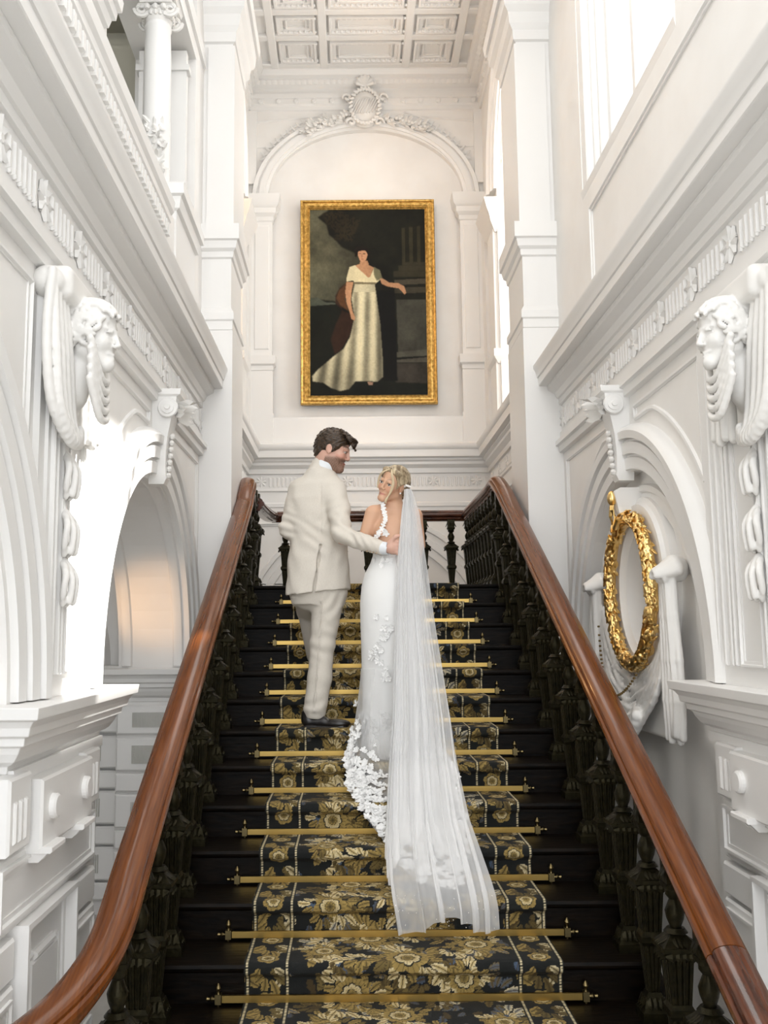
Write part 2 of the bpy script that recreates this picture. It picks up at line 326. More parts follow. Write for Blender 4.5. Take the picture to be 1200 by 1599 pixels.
for side, M in (('left', ML), ('right', MR)):
    L = side == 'left'; b = MB(M)
    arches = [(1.92, 1.03, 1.24, .97, -.3), (5.04, 1.06, 1.24, .97, -.3)]
    if L: arch_wall(b, -1.6, 6.56, -.3, 3.9, arches, .42)
    else:
        arch_wall(b, -1.6, 6.56, -.3, 3.9, arches, .3)
        b.ubox(-1.6, 4.0, 3.9, 8.4, -.3, 0); b.ubox(5.75, 6.56, 3.9, 8.4, -.3, 0); b.ubox(4.0, 5.75, 3.9, 4.12, -.3, 0); b.ubox(4.0, 5.75, 5.85, 8.4, -.3, 0)
    if L:
        b.ubox(-1.6, 3.88, 3.9, 8.4, -.42, 0); b.ubox(3.88, 6.56, 6.4, 8.4, -.42, 0); b.ubox(6.2, 6.56, 3.9, 6.4, -.42, 0)
    struct(b.build('wall_' + side, PL))
    if not L: o = MB(M); o.ubox(.7, 3.1, -.29, 2.4, -.28, -.07); struct(o.build('wall_sun_block_right', PL))  # unseen panel added to stop sun leaking through the near arch
    # blind panel with a round hole behind the gilt wreath
    if not L:
        b = MB(M); n = 72; out = []
        cu, cv, r = 4.96, 1.64, .30
        for j in range(n):
            a = 2 * PI * j / n; t = 3.0; best = None
            du, dv = math.cos(a), math.sin(a); lo_, hi_ = 0.0, 4.0
            def ins(u, v): return abs(u - 5.04) < 1.07 and v > -.3 and (v < 1.24 or ((u - 5.04) / 1.07) ** 2 + ((v - 1.24) / 1.04) ** 2 < 1)
            for _ in range(30):
                mid = (lo_ + hi_) / 2
                if ins(cu + du * mid, cv + dv * mid): lo_ = mid
                else: hi_ = mid
            out.append((cu + du * lo_, cv + dv * lo_, -.07))
        cir = lambda r, w_: [(cu + r * math.cos(2 * PI * j / n), cv + r * 1.03 * math.sin(2 * PI * j / n), w_) for j in range(n)]
        b.rings([out, cir(.47, -.07), cir(.465, -.03), cir(.44, -.02), cir(.43, .0), cir(.37, .0), cir(.335, -.0), cir(.32, -.02), cir(.305, -.03), cir(.30, -.06), cir(.30, -.2), cir(.27, -.2), cir(.26, -.185), cir(.24, -.185), cir(.22, -.21), cir(.001, -.21)], cap=False)
        struct(b.build('wall_panel_right', PL, smooth=True, ang=30))
    # projecting pier at the end of the hall
    PW = .21 if L else .24; b = MB(M); b.ubox(6.55, 7.15, -.3, 8.6, -.45, PW)
    step_block(b, 6.55, 7.15, -.2, PW, [(3.55, 0), (3.56, .012), (3.62, .012), (3.63, .022), (3.68, .022), (3.72, 0)])
    step_block(b, 6.55, 7.15, -.2, PW, [(4.08, 0), (4.09, .012), (4.13, .016), (4.15, .035), (4.20, .045), (4.21, .06), (4.32, .06), (4.32, 0)])
    b.ubox(6.53, 7.17, -.3, 3.55, -.2, PW + .015); b.ubox(6.535, 7.165, 4.3, 5.7, .03, PW + .015)
    step_block(b, 6.55, 7.15, -.3, PW, [(5.72, 0), (5.73, .02), (5.80, .025), (5.84, .05), (5.92, .06), (5.96, .09), (6.06, .10), (6.06, .12), (6.14, .13), (6.14, 0)])
    struct(b.build('wall_pier_' + side, TR))
    # imposts
    b = MB(M)
    for u0, u1 in ((2.95, 3.98), (6.10, 6.54)): step_block(b, u0, u1, -.42 if L else -.05, 0, IMP)
    struct(b.build('trim_1' if L else 'trim_2', TR, bevel=.003))
    # entablature, lip and gallery sill
    b = MB(M); b.prof_y([(z, p) for z, p in []] or ENT, -1.6, 6.55)
    n = 260; R = []
    for i in range(n + 1):
        u = 1.8 + 4.75 * i / n; bump = .009 * abs(math.sin(PI * u / .085))
        R.append([(u, 3.078, .036), (u, 3.088, .062 + bump), (u, 3.105, .084 + bump), (u, 3.122, .098 + bump * .5), (u, 3.13, .09), (u, 3.13, .03)])
    b.rings(R)
    frieze(b, 1.9, 6.5, 2.815, 2.985, .006, [2.27 + .42 * k for k in range(11)])
    if L:
        b.prof_y([(0, 3.60), (.012, 3.60), (.012, 3.66), (.02, 3.68), (.02, 3.74), (.035, 3.76), (.035, 3.80), (.05, 3.82), (.055, 3.88), (.03, 3.91), (0, 3.92), (-.42, 3.92), (-.42, 3.60)], -1.6, 5.22)
        for k in range(60):
            u = 1.5 + .062 * k; b.ubox(u, u + .034, 3.665, 3.735, .012, .035)
        step_block(b, -1.5, 3.80, -.35, .004, [(3.93, 0), (4.0, .0), (4.01, .02), (4.05, .03), (4.06, .045), (4.10, .05), (4.11, .065), (4.16, .07), (4.16, 0)]); b.ubox(5.22, 6.2, 3.6, 3.62, -.3, .03); step_block(b, 5.5, 6.19, -.35, .012, [(3.6, 0), (3.96, 0), (3.97, .02), (4.04, .03), (4.05, .05), (4.12, .05), (4.12, 0)])
    struct(b.build('trim_3' if L else 'trim_4', TR, smooth=True, ang=30))
    # archivolts, spandrel mouldings, pier pilaster
    b = MB(M); AP = [(1.06, -.05), (1.06, .026), (1.12, .03), (1.125, .018), (1.135, .018), (1.14, .042), (1.20, .046), (1.205, .03), (1.215, .03), (1.22, .06), (1.26, .066), (1.28, .05), (1.295, .02), (1.30, -.01)]
    b.arc(AP, 5.04, 1.23, 0, PI, 56, .985); b.arc(AP, 1.92, 1.23, 0, PI, 56, .985)
    if not L: b.arc([(.86, -.08), (.86, -.05), (.89, -.045), (.92, -.055), (.93, -.04), (.96, -.04), (.97, -.08)], 5.04, 1.23, 0, PI, 50)
    for (uu0, uu1, uc, sg) in ((3.93, 4.86, 5.04, -1), (5.22, 6.42, 5.04, 1), (2.05, 3.03, 1.92, 1)):
        P = []; rr = 1.385
        a_ = [math.acos(max(-1, min(1, (u - uc) / rr))) for u in (uu0, uu1)]
        for i in range(15):
            a = a_[0] + (a_[1] - a_[0]) * i / 14; P.append((uc + rr * math.cos(a), 1.23 + rr * .985 * math.sin(a), 0))
        if max(p[1] for p in P) > 2.5: P = [(p[0], min(p[1], 2.52), 0) for p in P]
        loop = P + [(uu1, 2.585, 0), (uu0, 2.585, 0), P[0]]; b.tube(loop, .014, 6)
        lp2 = [(p[0] * .94 + .06 * (uu0 + uu1) / 2 + 0, p[1] * .94 + .06 * 2.45, 0) for p in loop]; b.tube(lp2, .007, 5)
    b.ubox(3.10, 3.90, 1.225, 2.655, 0, .022); b.ubox(3.16, 3.84, 1.225, 2.655, .02, .034)
    for u in (3.19, 3.23, 3.29, 3.325, 3.60, 3.635, 3.70, 3.76): b.ubox(u, u + .018, 1.30, 2.60, .03, .05, .005)
    b.frame(3.37, 3.57, 1.30, 2.60, .02, .03, .048)
    struct(b.build('trim_5' if L else 'trim_6', TR, smooth=True, ang=28))
    # dado of the pier: blocks, triglyphs, frames
    b = MB(M); c = .008
    b.ubox(2.945, 3.985, -.3, 1.03, -.04, .005)
    b.ubox(3.06, 3.64, .775, .99, 0, .085, c); b.ubox(3.64, 3.84, .80, 1.0, 0, .06, c); b.ubox(2.84, 3.03, .80, 1.02, 0, .06, c); b.ubox(2.95, 3.98, .99, 1.03, 0, .03)
    for u0 in (2.87, 3.68):
        for k in range(3): b.ubox(u0 + .045 * k, u0 + .022 + .045 * k, .83, .95, .055, .068, .006)
    for u in (3.16, 3.53): b.lathe([(.04, 0), (.046, .012), (.04, .022), (.0, .024)], (u, .893, .083), 20) if False else b.rings([[(u + r_ * math.cos(2 * PI * j / 20), .893 + r_ * math.sin(2 * PI * j / 20), w_) for j in range(20)] for r_, w_ in ((.04, .08), (.04, .10), (.032, .106))])
    for u in (3.14, 3.50):
        b.ubox(u - .075, u + .075, .765, .785, 0, .115, .004)
        for k in range(3): b.rings([[(u - .06 + .045 * k, .735, .01), (u - .04 + .045 * k, .735, .01), (u - .04 + .045 * k, .735, .07), (u - .06 + .045 * k, .735, .07)], [(u - .07 + .045 * k, .768, .01), (u - .03 + .045 * k, .768, .01), (u - .03 + .045 * k, .768, .105), (u - .07 + .045 * k, .768, .105)]])
    b.ubox(2.80, 3.86, .565, .79, 0, .035, c)
    b.frame(2.83, 3.83, .595, .765, .03, .03, .05)
    for z1, z0, pn in ((.548, .43, 0), (.415, .19, 1), (.175, .06, 0), (.045, -.18, 1), (-.195, -.3, 0)):
        for u0, u1 in ((2.80, 2.97), (3.56, 3.86)):
            b.ubox(u0, u1, z0, z1, 0, .045, c)
            if pn: b.frame(u0 + .02, u1 - .03, z0 + .03, z1 - .03, .025, .04, .055)
    b.frame(3.0, 3.53, -.3, .572, .05, 0, .075); b.ubox(3.05, 3.48, -.3, .52, 0, .03); b.frame(3.11, 3.42, -.24, .44, .012, .02, .042); b.ubox(3.125, 3.405, -.225, .425, .02, .045, .01); b.ubox(3.16, 3.37, .42, .45, .02, .05, .01)
    struct(b.build('trim_7' if L else 'trim_8', TR))
    if L:    # rusticated jamb of the far pier and the corridor beyond
        b = MB()
        for (x0, x1, y) in ((-1.68, -1.27, 6.10), (-2.25, -1.70, 6.24)):
            for z1, z0, pn in ((1.0, .82, 1), (.80, .60, 1), (.585, .475, 0), (.46, .26, 1), (.245, .135, 0), (.12, -.08, 1), (-.095, -.2, 0)):
                mb2 = [(x0, z0, x1, z1)]
                c_ = .01; R = [[(x0, y, z0), (x1, y, z0), (x1, y, z1), (x0, y, z1)], [(x0, y - .02, z0), (x1, y - .02, z0), (x1, y - .02, z1), (x0, y - .02, z1)], [(x0 + c_, y - .03, z0 + c_), (x1 - c_, y - .03, z0 + c_), (x1 - c_, y - .03, z1 - c_), (x0 + c_, y - .03, z1 - c_)]]; b.rings(R)
        struct(b.build('trim_9', TR))
        b = MB()
        for (x0, x1, y) in ((-1.68, -1.27, 6.10), (-2.25, -1.70, 6.24)):
            for z1, z0 in ((1.0, .82), (.80, .60), (.46, .26), (.12, -.08)):
                for k in range(26):
                    x = x0 + .10 + (x1 - x0 - .2) * k / 26; b.box((x, y - .036, z0 + .045), (x + (x1 - x0 - .2) / 52, y - .028, z1 - .045))
        struct(b.build('trim_10', FRET))
        b = MB(); b.box((-4.0, 6.27, -.3), (-1.68, 6.9, 1.03)); b.box((-2.3, 6.12, 1.02), (-1.55, 6.5, 1.24)); b.box((-3.9, -1.6, -.3), (-3.75, 8, 4.2)); b.box((-3.8, -1.6, 3.55), (-1.6, 8, 3.7))
        K = MB(lambda u, v, w_: (u, 6.3 - w_, v)); arch_wall(K, -3.8, -1.6, 1.0, 3.6, [(-2.9, .95, 1.24, 1, 1.0)], .3); K.arc([(.95, 0), (.95, .04), (1.05, .04), (1.06, .06), (1.1, .06), (1.12, 0)], -2.9, 1.24, 0, PI, 40)
        b.V += []; n0 = len(b.V); b.V += K.V; b.F += [tuple(i + n0 for i in f) for f in K.F]; b.box((-3.8, 7.8, 1.0), (-1.6, 8, 3.7))
        struct(b.build('wall_corridor', PL))
        b = MB(ML)      # soffit bands inside the arch
        for w0, w1 in ((-.40, -.33), (-.08, -.01)): b.arc([(1.065, w0), (1.035, w0 + .008), (1.03, w0 + .03), (1.04, w1 - .01), (1.065, w1)], 5.04, 1.24, 0, PI, 50, .97)
        struct(b.build('trim_11', TR, smooth=True))
    else:
        b = MB(M)     # window jamb mouldings, frame and sill
        for u0, u1, w0, w1 in ((5.64, 5.76, -.15, -.006), (5.56, 5.65, -.22, -.08), (5.60, 5.66, -.15, -.05)): b.ubox(u0, u1, 4.12, 5.86, w0, w1, .01)
        b.slab([(0, 0)], 0, 0) if False else None
        b.rings([[(u, 4.12, .0), (u, 4.12, -.28), (u, 4.34, -.28), (u, 4.32, -.14), (u, 4.17, .01)] for u in (4.0, 5.75)])
        b.frame(2.0, 5.55, 3.42, 3.98, .03, 0, .02)
        struct(b.build('trim_12', TR))
        b = MB(M)
        for u in (4.02, 5.0, 5.50): b.ubox(u, u + .07, 4.3, 5.86, -.19, -.13, .01)
        b.ubox(4.0, 5.6, 4.30, 4.37, -.19, -.13, .01); b.ubox(4.0, 5.6, 5.78, 5.86, -.18, -.14)
        wf = struct(b.build('window_1', TR)); b = MB(M); b.ubox(4.05, 5.55, 4.33, 5.85, -.165, -.16); g = struct(b.build('window_pane', GLASS)); g.parent = wf

# gallery behind the upper left opening
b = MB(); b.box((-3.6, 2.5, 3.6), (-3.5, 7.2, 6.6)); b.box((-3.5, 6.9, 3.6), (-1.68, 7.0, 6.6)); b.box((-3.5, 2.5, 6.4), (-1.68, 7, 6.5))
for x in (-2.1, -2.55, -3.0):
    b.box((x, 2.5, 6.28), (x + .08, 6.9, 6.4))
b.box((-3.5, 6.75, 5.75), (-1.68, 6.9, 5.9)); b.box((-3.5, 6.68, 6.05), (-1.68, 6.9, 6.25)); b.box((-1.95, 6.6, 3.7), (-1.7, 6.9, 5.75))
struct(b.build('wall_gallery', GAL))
for k, x in enumerate((-2.0, -2.25)):
    b = MB(); b.rings([[(x + s_, y, z) for s_, y, z in ((-h, 6.88, z0), (h, 6.88, z0), (h, 6.88 - d, z0), (-h, 6.88 - d, z0))] for z0, h, d in ((5.35, .02, .03), (5.45, .05, .08), (5.6, .06, .16), (5.74, .07, .2))])
    for j in range(5): b.leaf((x + .02 * (j - 2), 6.72, 5.66), (.25 * (j - 2), -.3, -1), (0, -1, 0), .2, .03, .4)
    b.dome((x, 6.7, 5.68), .05)
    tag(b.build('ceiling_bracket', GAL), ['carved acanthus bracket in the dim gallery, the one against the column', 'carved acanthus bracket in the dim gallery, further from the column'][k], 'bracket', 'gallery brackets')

# floor, hall ceiling, back hall
b = MB(); b.box((-4, -3, -.45), (4, 11.4, -.3)); struct(b.build('floor', noise_color(mat('stone_floor', (.6, .58, .55), .35), (.5, .48, .44), (.62, .6, .56), nscale=4)))
b = MB(); b.box((-1.7, -1.6, 8.3), (1.7, 7.2, 8.45)); b.box((-1.6, 11.05 - 4.15, 8.2), (1.6, 7.16, 8.4)); struct(b.build('ceiling', PL))
b = MB(MK); arch_wall(b, -1.7, 1.7, -.3, 8.6, [(0, 1.21, 6.72, .74, 3.6)], .09, .0); b.ubox(-1.7, 1.7, -.3, 8.6, -.3, -.07)
struct(b.build('wall_back', PL))
CORN = [(0, 2.83), (.015, 2.84), (.015, 2.90), (.03, 2.91), (.03, 2.95), (.012, 2.965), (.012, 3.09), (.03, 3.10), (.03, 3.12), (.006, 3.125), (.006, 3.30), (.03, 3.305), (.03, 3.36), (.05, 3.38), (.075, 3.40), (.075, 3.43), (.10, 3.45), (.10, 3.47), (.15, 3.48), (.155, 3.56), (.17, 3.575), (.18, 3.61), (.18, 3.63), (.14, 3.65), (0, 3.66)]
UC = [(0, 7.86), (.02, 7.87), (.02, 7.92), (.04, 7.94), (.04, 8.0), (.06, 8.01), (.06, 8.07), (.03, 8.08), (.03, 8.14), (.08, 8.16), (.12, 8.20), (.12, 8.23), (.16, 8.25), (.19, 8.30), (.19, 8.36), (0, 8.37)]
for i, (M, u0, u1) in enumerate(((MK, -1.44, 1.44), (MSL, 7.15, 11.2), (MSR, 7.15, 11.2))):
    b = MB(M); b.prof_y([(z, p) for z, p in CORN], u0, u1); b.prof_y(UC, u0, u1)
    ros = [u0 + .27 + .5 * k for k in range(int((u1 - u0) / .5))] if i else [-1.27 + .508 * k for k in range(6)]
    frieze(b, u0 + .1, u1 - .05, 3.135, 3.29, .006, ros, .05)
    for k in range(int((u1 - u0) / .22)): b.dome((u0 + .15 + .22 * k, 7.97, .045), .035, 1, 1, .6)
    n = 120
    b.rings([[(u0 + (u1 - u0) * j / n, 8.155, .03), (u0 + (u1 - u0) * j / n, 8.165, .085 + .012 * abs(math.sin(j * PI / 3))), (u0 + (u1 - u0) * j / n, 8.20, .125 + .012 * abs(math.sin(j * PI / 3))), (u0 + (u1 - u0) * j / n, 8.205, .03)] for j in range(n + 1)])
    struct(b.build('trim_%d' % (13 + i), TR, smooth=True, ang=30))
b = MB(MK)          # pilasters, archivolt and spandrels of the painting niche
PA = [(1.20, -.06), (1.20, .02), (1.235, .03), (1.24, .045), (1.31, .05), (1.315, .03), (1.335, .03), (1.34, .06), (1.385, .065), (1.40, .03), (1.405, -.01)]
b.arc(PA, 0, 6.72, 0, PI, 64, .78)
for s_ in (-1, 1):
    u0, u1 = sorted((s_ * 1.14, s_ * 1.39))
    b.ubox(u0, u1, 3.66, 6.5, 0, .07); b.ubox(u0 + .035, u1 - .035, 4.8, 6.35, .065, .08, .01)
    step_block(b, u0, u1, 0, .07, [(6.40, 0), (6.41, .012), (6.46, .015), (6.50, .045), (6.56, .05), (6.60, .08), (6.66, .09), (6.72, .10), (6.72, 0)])
    step_block(b, u0, u1, 0, .07, [(4.54, 0), (4.55, .012), (4.60, .015), (4.62, .04), (4.72, .045), (4.72, 0)]); b.ubox(u0 - .02, u1 + .02, 3.66, 4.02, 0, .09); b.ubox(u0 - .01, u1 + .01, 4.02, 4.54, 0, .08)
    rr = 1.50; P = []
    for i in range(13):
        a = PI / 2 - s_ * (.36 + .62 * i / 12); P.append((rr * math.cos(a) * .93, 6.72 + .80 * rr * math.sin(a), 0))
    loop = P + [(s_ * 1.36, P[-1][1], 0), (s_ * 1.36, 7.72, 0), (P[0][0], 7.80, 0), P[0]]; b.tube(loop, .016, 6)
    for k in range(9):
        t = k / 8; c = (s_ * (.72 + .5 * t), 7.68 - .32 * t - .1 * t * t, .012)
        for q in (-1, 0, 1): b.leaf(c, (s_ * (.5 + .2 * q), -.3 + .9 * q, 0), (0, 0, 1), .10, .02, .2)
    b.ubox(s_ * 1.44 - .1, s_ * 1.44 + .1, 6.9, 7.85, 0, .05)
b.ubox(-1.44, 1.44, 3.66, 3.98, 0, .05)
# blind arch low on the back wall
b.arc([(1.22, 0), (1.22, .03), (1.30, .03), (1.31, .05), (1.38, .05), (1.39, .03), (1.45, .03), (1.46, .06), (1.5, .06), (1.52, 0)], 0, 1.32, .15, PI - .15, 60)
b.frame(-1.36, -1.0, 2.0, 2.72, .03, 0, .03)
struct(b.build('trim_16', TR, smooth=True, ang=28))
# side walls of the back hall with arched openings
for s_, M, nm in ((-1, MSL, 'left'), (1, MSR, 'right')):
    b = MB(M); arch_wall(b, 7.1, 11.25, -.3, 8.6, [(8.85, 1.33, 6.35, .92, 3.70)], .35)
    struct(b.build('wall_landing_' + nm, PL))
    b = MB(M); b.arc([(1.33, -.05), (1.33, .03), (1.40, .04), (1.41, .06), (1.48, .06), (1.50, .09), (1.55, .09), (1.57, 0)], 8.85, 6.35, 0, PI, 48, .94)
    b.ubox(10.22, 10.62, 3.7, 6.2, 0, .05); b.ubox(10.85, 11.2, 3.7, 6.4, 0, .05); step_block(b, 10.2, 10.65, -.35, .03, [(5.85, 0), (5.9, .02), (5.96, .05), (6.04, .07), (6.1, .10), (6.2, .13), (6.2, 0)]); step_block(b, 10.2, 10.65, -.35, .03, [(4.35, 0), (4.38, .02), (4.42, .05), (4.5, .05), (4.5, 0)])
    for k in range(16):
        a = .1 + k * .19; r_ = 1.33; b.leaf((8.85 + r_ * math.cos(a), 6.35 + .92 * r_ * math.sin(a), -.06 - .0), (-math.sin(a), math.cos(a), 0), (-math.cos(a), -math.sin(a), 0), .2, .09, .12)
    struct(b.build('trim_17' if s_ < 0 else 'trim_18', TR, smooth=True, ang=30))
b = MB(); b.box((-3.0, 7.2, 3.5), (-2.9, 11.2, 8)); b.box((-2.95, 7.1, 3.4), (-1.75, 11.2, 3.6)); b.box((-2.95, 11.1, 3.5), (-1.75, 11.25, 8)); b.box((-2.95, 7.1, 3.5), (-1.75, 7.2, 8)); b.box((-2.95, 7.1, 7.9), (-1.7, 11.2, 8))
for x0_, x1_, y0_, y1_, z0_, z1_ in ((2.9, 3.0, 7.2, 11.2, 3.5, 8), (1.75, 2.95, 7.1, 11.2, 3.4, 3.6), (1.75, 2.95, 11.1, 11.25, 3.5, 8), (1.75, 2.95, 7.1, 7.2, 3.5, 8), (1.7, 2.95, 7.1, 11.2, 7.9, 8)): b.box((x0_, y0_, z0_), (x1_, y1_, z1_))  # right-hand box added to keep direct sun out of the landing
struct(b.build('wall_passage_sun_block', PL))
MC = lambda u, v, w_: (u, v, 8.36 - w_)
b = MB(MC); b.ubox(-1.7, 1.7, 7.1, 11.3, -.2, 0)
for u in (-1.10, -.50, .50, 1.10): b.ubox(u - .05, u + .05, 7.2, 11.1, 0, .05, .012)
for v in (7.9, 9.3, 9.95, 10.42, 10.98): b.ubox(-1.3, 1.3, v - .05, v + .05, 0, .045, .012)
for u0, u1 in ((-1.05, -.55), (-.45, .45), (.55, 1.05)):
    for v0, v1 in ((7.95, 9.25), (9.35, 9.9), (10.0, 10.37), (10.47, 10.93)):
        b.frame(u0 + .03, u1 - .03, v0 + .03, v1 - .03, .07, 0, .05); b.frame(u0 + .13, u1 - .13, v0 + .13 - .03, v1 - .13 + .03, .03, -.001, .03)
        for k in range(int((u1 - u0) / .06)):
            for v in (v0 + .065, v1 - .065): b.dome((u0 + .05 + .06 * k, v, .035), .018)
struct(b.build('ceiling_coffers', TR))

# ---------------------------------------------------------------- column, brackets, cartouche, wreath
t = empty('ionic_column', (-1.40, 5.6, 4.12), 'slender white Ionic column with garlanded base in the upper gallery opening', 'column')
b = MB(); b.lathe([(.105, 3.95), (.105, 4.02), (.09, 4.04), (.098, 4.07), (.086, 4.10), (.088, 4.5), (.09, 4.52), (.086, 4.54), (.084, 5.0), (.078, 5.18), (.084, 5.19), (.084, 5.205), (.078, 5.21), (.078, 5.23)], (-1.4, 5.6, 0), 28); part(b.build('shaft', TR, smooth=True), t)
b = MB()
for s_ in (-1, 1):
    for s2 in (-1, 1):
        P = []
        for i in range(26):
            a = i * .5; r = .052 * (1 - i / 30); P.append((-1.4 + s_ * (.085 + r * math.cos(a)), 5.6 + s2 * (.075 + .0 * i), 5.29 - r * math.sin(a) * 1.0))
        b.tube(P, .013, 6)
b.box((-1.5, 5.50, 5.32), (-1.3, 5.7, 5.345)); b.lathe([(.078, 5.22), (.09, 5.25), (.10, 5.28), (.09, 5.31)], (-1.4, 5.6, 0), 24); b.frus((-1.4, 5.6), 5.345, 5.38, .12, .13)
for k in range(20): a = k * PI / 10; b.dome((-1.4 + .092 * math.cos(a), 5.6 + .092 * math.sin(a), 5.262), .014, 1, 1, 1.5)
for dx in (-.05, 0, .05): b.dome((-1.4 + dx, 5.5, 5.29), .02)
part(b.build('capital', CARVE, smooth=True), t)
b = MB()
for k in range(70):
    a = -PI / 2 + math.sin(k * 1.7) * .5 + (k % 7 - 3) * .08; z = 4.12 + .42 * ((k * 37) % 70) / 70; d = (math.cos(a), math.sin(a), 0); c = (-1.4 + .088 * d[0], 5.6 + .088 * d[1], z); b.leaf(c, (d[0] * .3 + random.uniform(-.5, .5), random.uniform(-.4, .4), random.uniform(-1, 1)), d, .05, .016, .5)
    if k % 3 == 0: b.dome(c, .014)
part(b.build('garland', CARVE, smooth=True), t)
b = MB(); b.box((-1.68, 5.35, 5.38), (-1.26, 6.2, 5.5)); b.box((-1.70, 4.0, 5.5), (-1.24, 6.5, 5.62)); struct(b.build('trim_19', TR))
b = MB(); b.box((-1.62, 6.05, 4.12), (-1.30, 6.12, 5.35)); b.box((-1.64, 6.03, 5.2), (-1.28, 6.12, 5.24)); struct(b.build('trim_20', TR))

def keystone(M, lab, uc=5.04, v0=2.22, v1=2.72, loc=None):
    o = M(uc, v0, 0); t = empty('keystone_bracket', o, lab, 'bracket'); H = v1 - v0; b = MB(M)
    b.rings([[(uc - a, v0 + H * z, -.02), (uc - a, v0 + H * z, w_), (uc + a, v0 + H * z, w_), (uc + a, v0 + H * z, -.02)] for z, a, w_ in ((0, .04, .06), (.06, .048, .075), (.1, .05, .07), (.3, .056, .07), (.5, .064, .08), (.68, .074, .10), (.82, .085, .125), (.92, .088, .13), (.94, .10, .15), (1, .10, .155))])
    for s_ in (-1, 1):
        u = uc + s_ * .086; R = []
        for q, rr in ((0, .055), (.012, .05), (.012, .034), (.02, .034), (.022, .016), (.03, .014)): R.append([(u + s_ * q, v0 + H * .80 + rr * math.sin(2 * PI * j / 18), .085 + rr * math.cos(2 * PI * j / 18)) for j in range(18)])
        b.rings(R)
    part(b.build('console', TR, smooth=True, ang=35), t); b = MB(M)
    for k in range(7): b.dome((uc, v0 + H * (.1 + .07 * k), .078 + .003 * k), .018, 1.2, 1, .9)
    for k in range(9):
        a = -1.2 + .3 * k; b.leaf((uc + .05 * math.sin(a), v0 + H * (.72 + .12 * math.cos(a)), .12), (math.sin(a), -.5 + .6 * math.cos(a), .3), (0, 0, 1), .09, .03, .45)
    part(b.build('acanthus_leaf', CARVE, smooth=True), t)
keystone(ML, 'scrolled keystone bracket at the crown of the open arch'); keystone(MR, 'scrolled keystone bracket over the arch with the gilt wreath')
keystone(MK, 'small keystone bracket on the back wall seen above the balustrade', 0, 2.66, 2.86)

# carved female head with drapery and husk drops
def head_sdf(S, c, R, sc_=1.0, k=.008, male=False):
    c = np.array(c, float); P = lambda x, y, z: c + R @ (np.array([x, y, z]) * sc_); s = sc_
    S.ell(P(-.012, 0, .035), np.array([.098, .076, .088]) * s, R, k); S.ell(P(.028, 0, -.03), np.array([.062, .058, .085]) * s, R, .02 * s)
    for y in (-1, 1): S.cap(P(.0, y * .046, -.062), P(.072, y * .012, -.102), .024 * s, .019 * s, .02 * s)
    S.ell(P(.079, 0, -.098), np.array([.02, .024, .02]) * s, R, .014 * s)
    for y in (-1, 1):
        S.ell(P(.062, y * .036, -.028), np.array([.024, .024, .026]) * s, R, .018 * s); S.ell(P(.097, y * .033, .0), np.array([.017, .020, .012]) * s, R, .010 * s, cut=True)
        S.cap(P(.087, y * .012, .022), P(.076, y * .048, .022), .009 * s, .006 * s, .010 * s)
    S.cap(P(.089, 0, .018), P(.107, 0, -.028), .0065 * s, .0098 * s, .011 * s)
    for y in (-1, 1):
        S.cap(P(.0855, y * .020, .0095), P(.0880, y * .033, .0125), .0048 * s, .0052 * s, .003 * s); S.cap(P(.0880, y * .033, .0125), P(.0790, y * .047, .0080), .0052 * s, .0045 * s, .003 * s); S.cap(P(.086, y * .021, -.0085), P(.080, y * .046, -.0075), .004 * s, .004 * s, .003 * s)
    for y in (-1, 1): S.ell(P(.101, y * .011, -.035), np.array([.010, .008, .007]) * s, R, .006 * s)
    S.cap(P(.083, -.023, -.0635), P(.0925, 0, -.0645), .005 * s, .0056 * s, .006 * s); S.cap(P(.083, .023, -.0635), P(.0925, 0, -.0645), .005 * s, .0056 * s, .006 * s)
    S.cap(P(.083, -.014, -.0755), P(.0915, 0, -.0775), .005 * s, .006 * s, .006 * s); S.cap(P(.083, .014, -.0755), P(.0915, 0, -.0775), .005 * s, .006 * s, .006 * s)
    S.cap(P(.098, -.018, -.0705), P(.098, .018, -.0705), .0035 * s, .0035 * s, .003 * s, cut=True)
    for y in (-1, 1):
        S.ell(P(-.004, y * .078, -.006), np.array([.018, .009, .032]) * s, R @ rotm(0, -.2, 0), .006 * s); S.ell(P(.0, y * .088, -.004), np.array([.009, .007, .017]) * s, R, .004 * s, cut=True)
    return P
S = SDF((-1.30, 2.98, 1.46), (-.98, 3.64, 2.72), .0056); cx = 3.31
S.box((-1.22, cx, 2.62), (.07, .20, .06), None, .03, .02); S.cap((-1.225, cx - .21, 2.61), (-1.225, cx + .21, 2.61), .055, .055, .015); S.box((-1.24, cx, 2.36), (.05, .09, .26), None, .02, .03)
hr = rotm(-.10, .10, 0); hc0 = np.array([-1.135, cx, 2.485]); hp = head_sdf(S, hc0, hr, .98, .014)
S.cap((-1.15, cx, 2.42), (-1.21, cx, 2.28), .045, .07, .03)
r_ = random.Random(3)
S.ell(hc0 + np.array([-.01, 0, .03]), (.100, .092, .100), hr, .01); S.ell(hc0 + hr @ np.array([.10, 0, -.03]), (.06, .075, .10), hr, .006, cut=True); head_sdf(S, hc0, hr, .98, .010)
for k in range(420):
    a = r_.uniform(-2.7, 2.7); e = r_.uniform(-.6, 1.5)
    if abs(a) < .95 and e < .55: continue
    d = np.array([math.cos(a) * math.cos(e), math.sin(a) * math.cos(e), math.sin(e)]); p = hc0 + np.array([0, 0, .018]) + hr @ (d * np.array([.108, .098, .112])); q = np.cross(d, [r_.uniform(-1, 1), r_.uniform(-1, 1), r_.uniform(-1, 1)])
    S.cap(p, p + q * .020, .0105, .008, .0012)
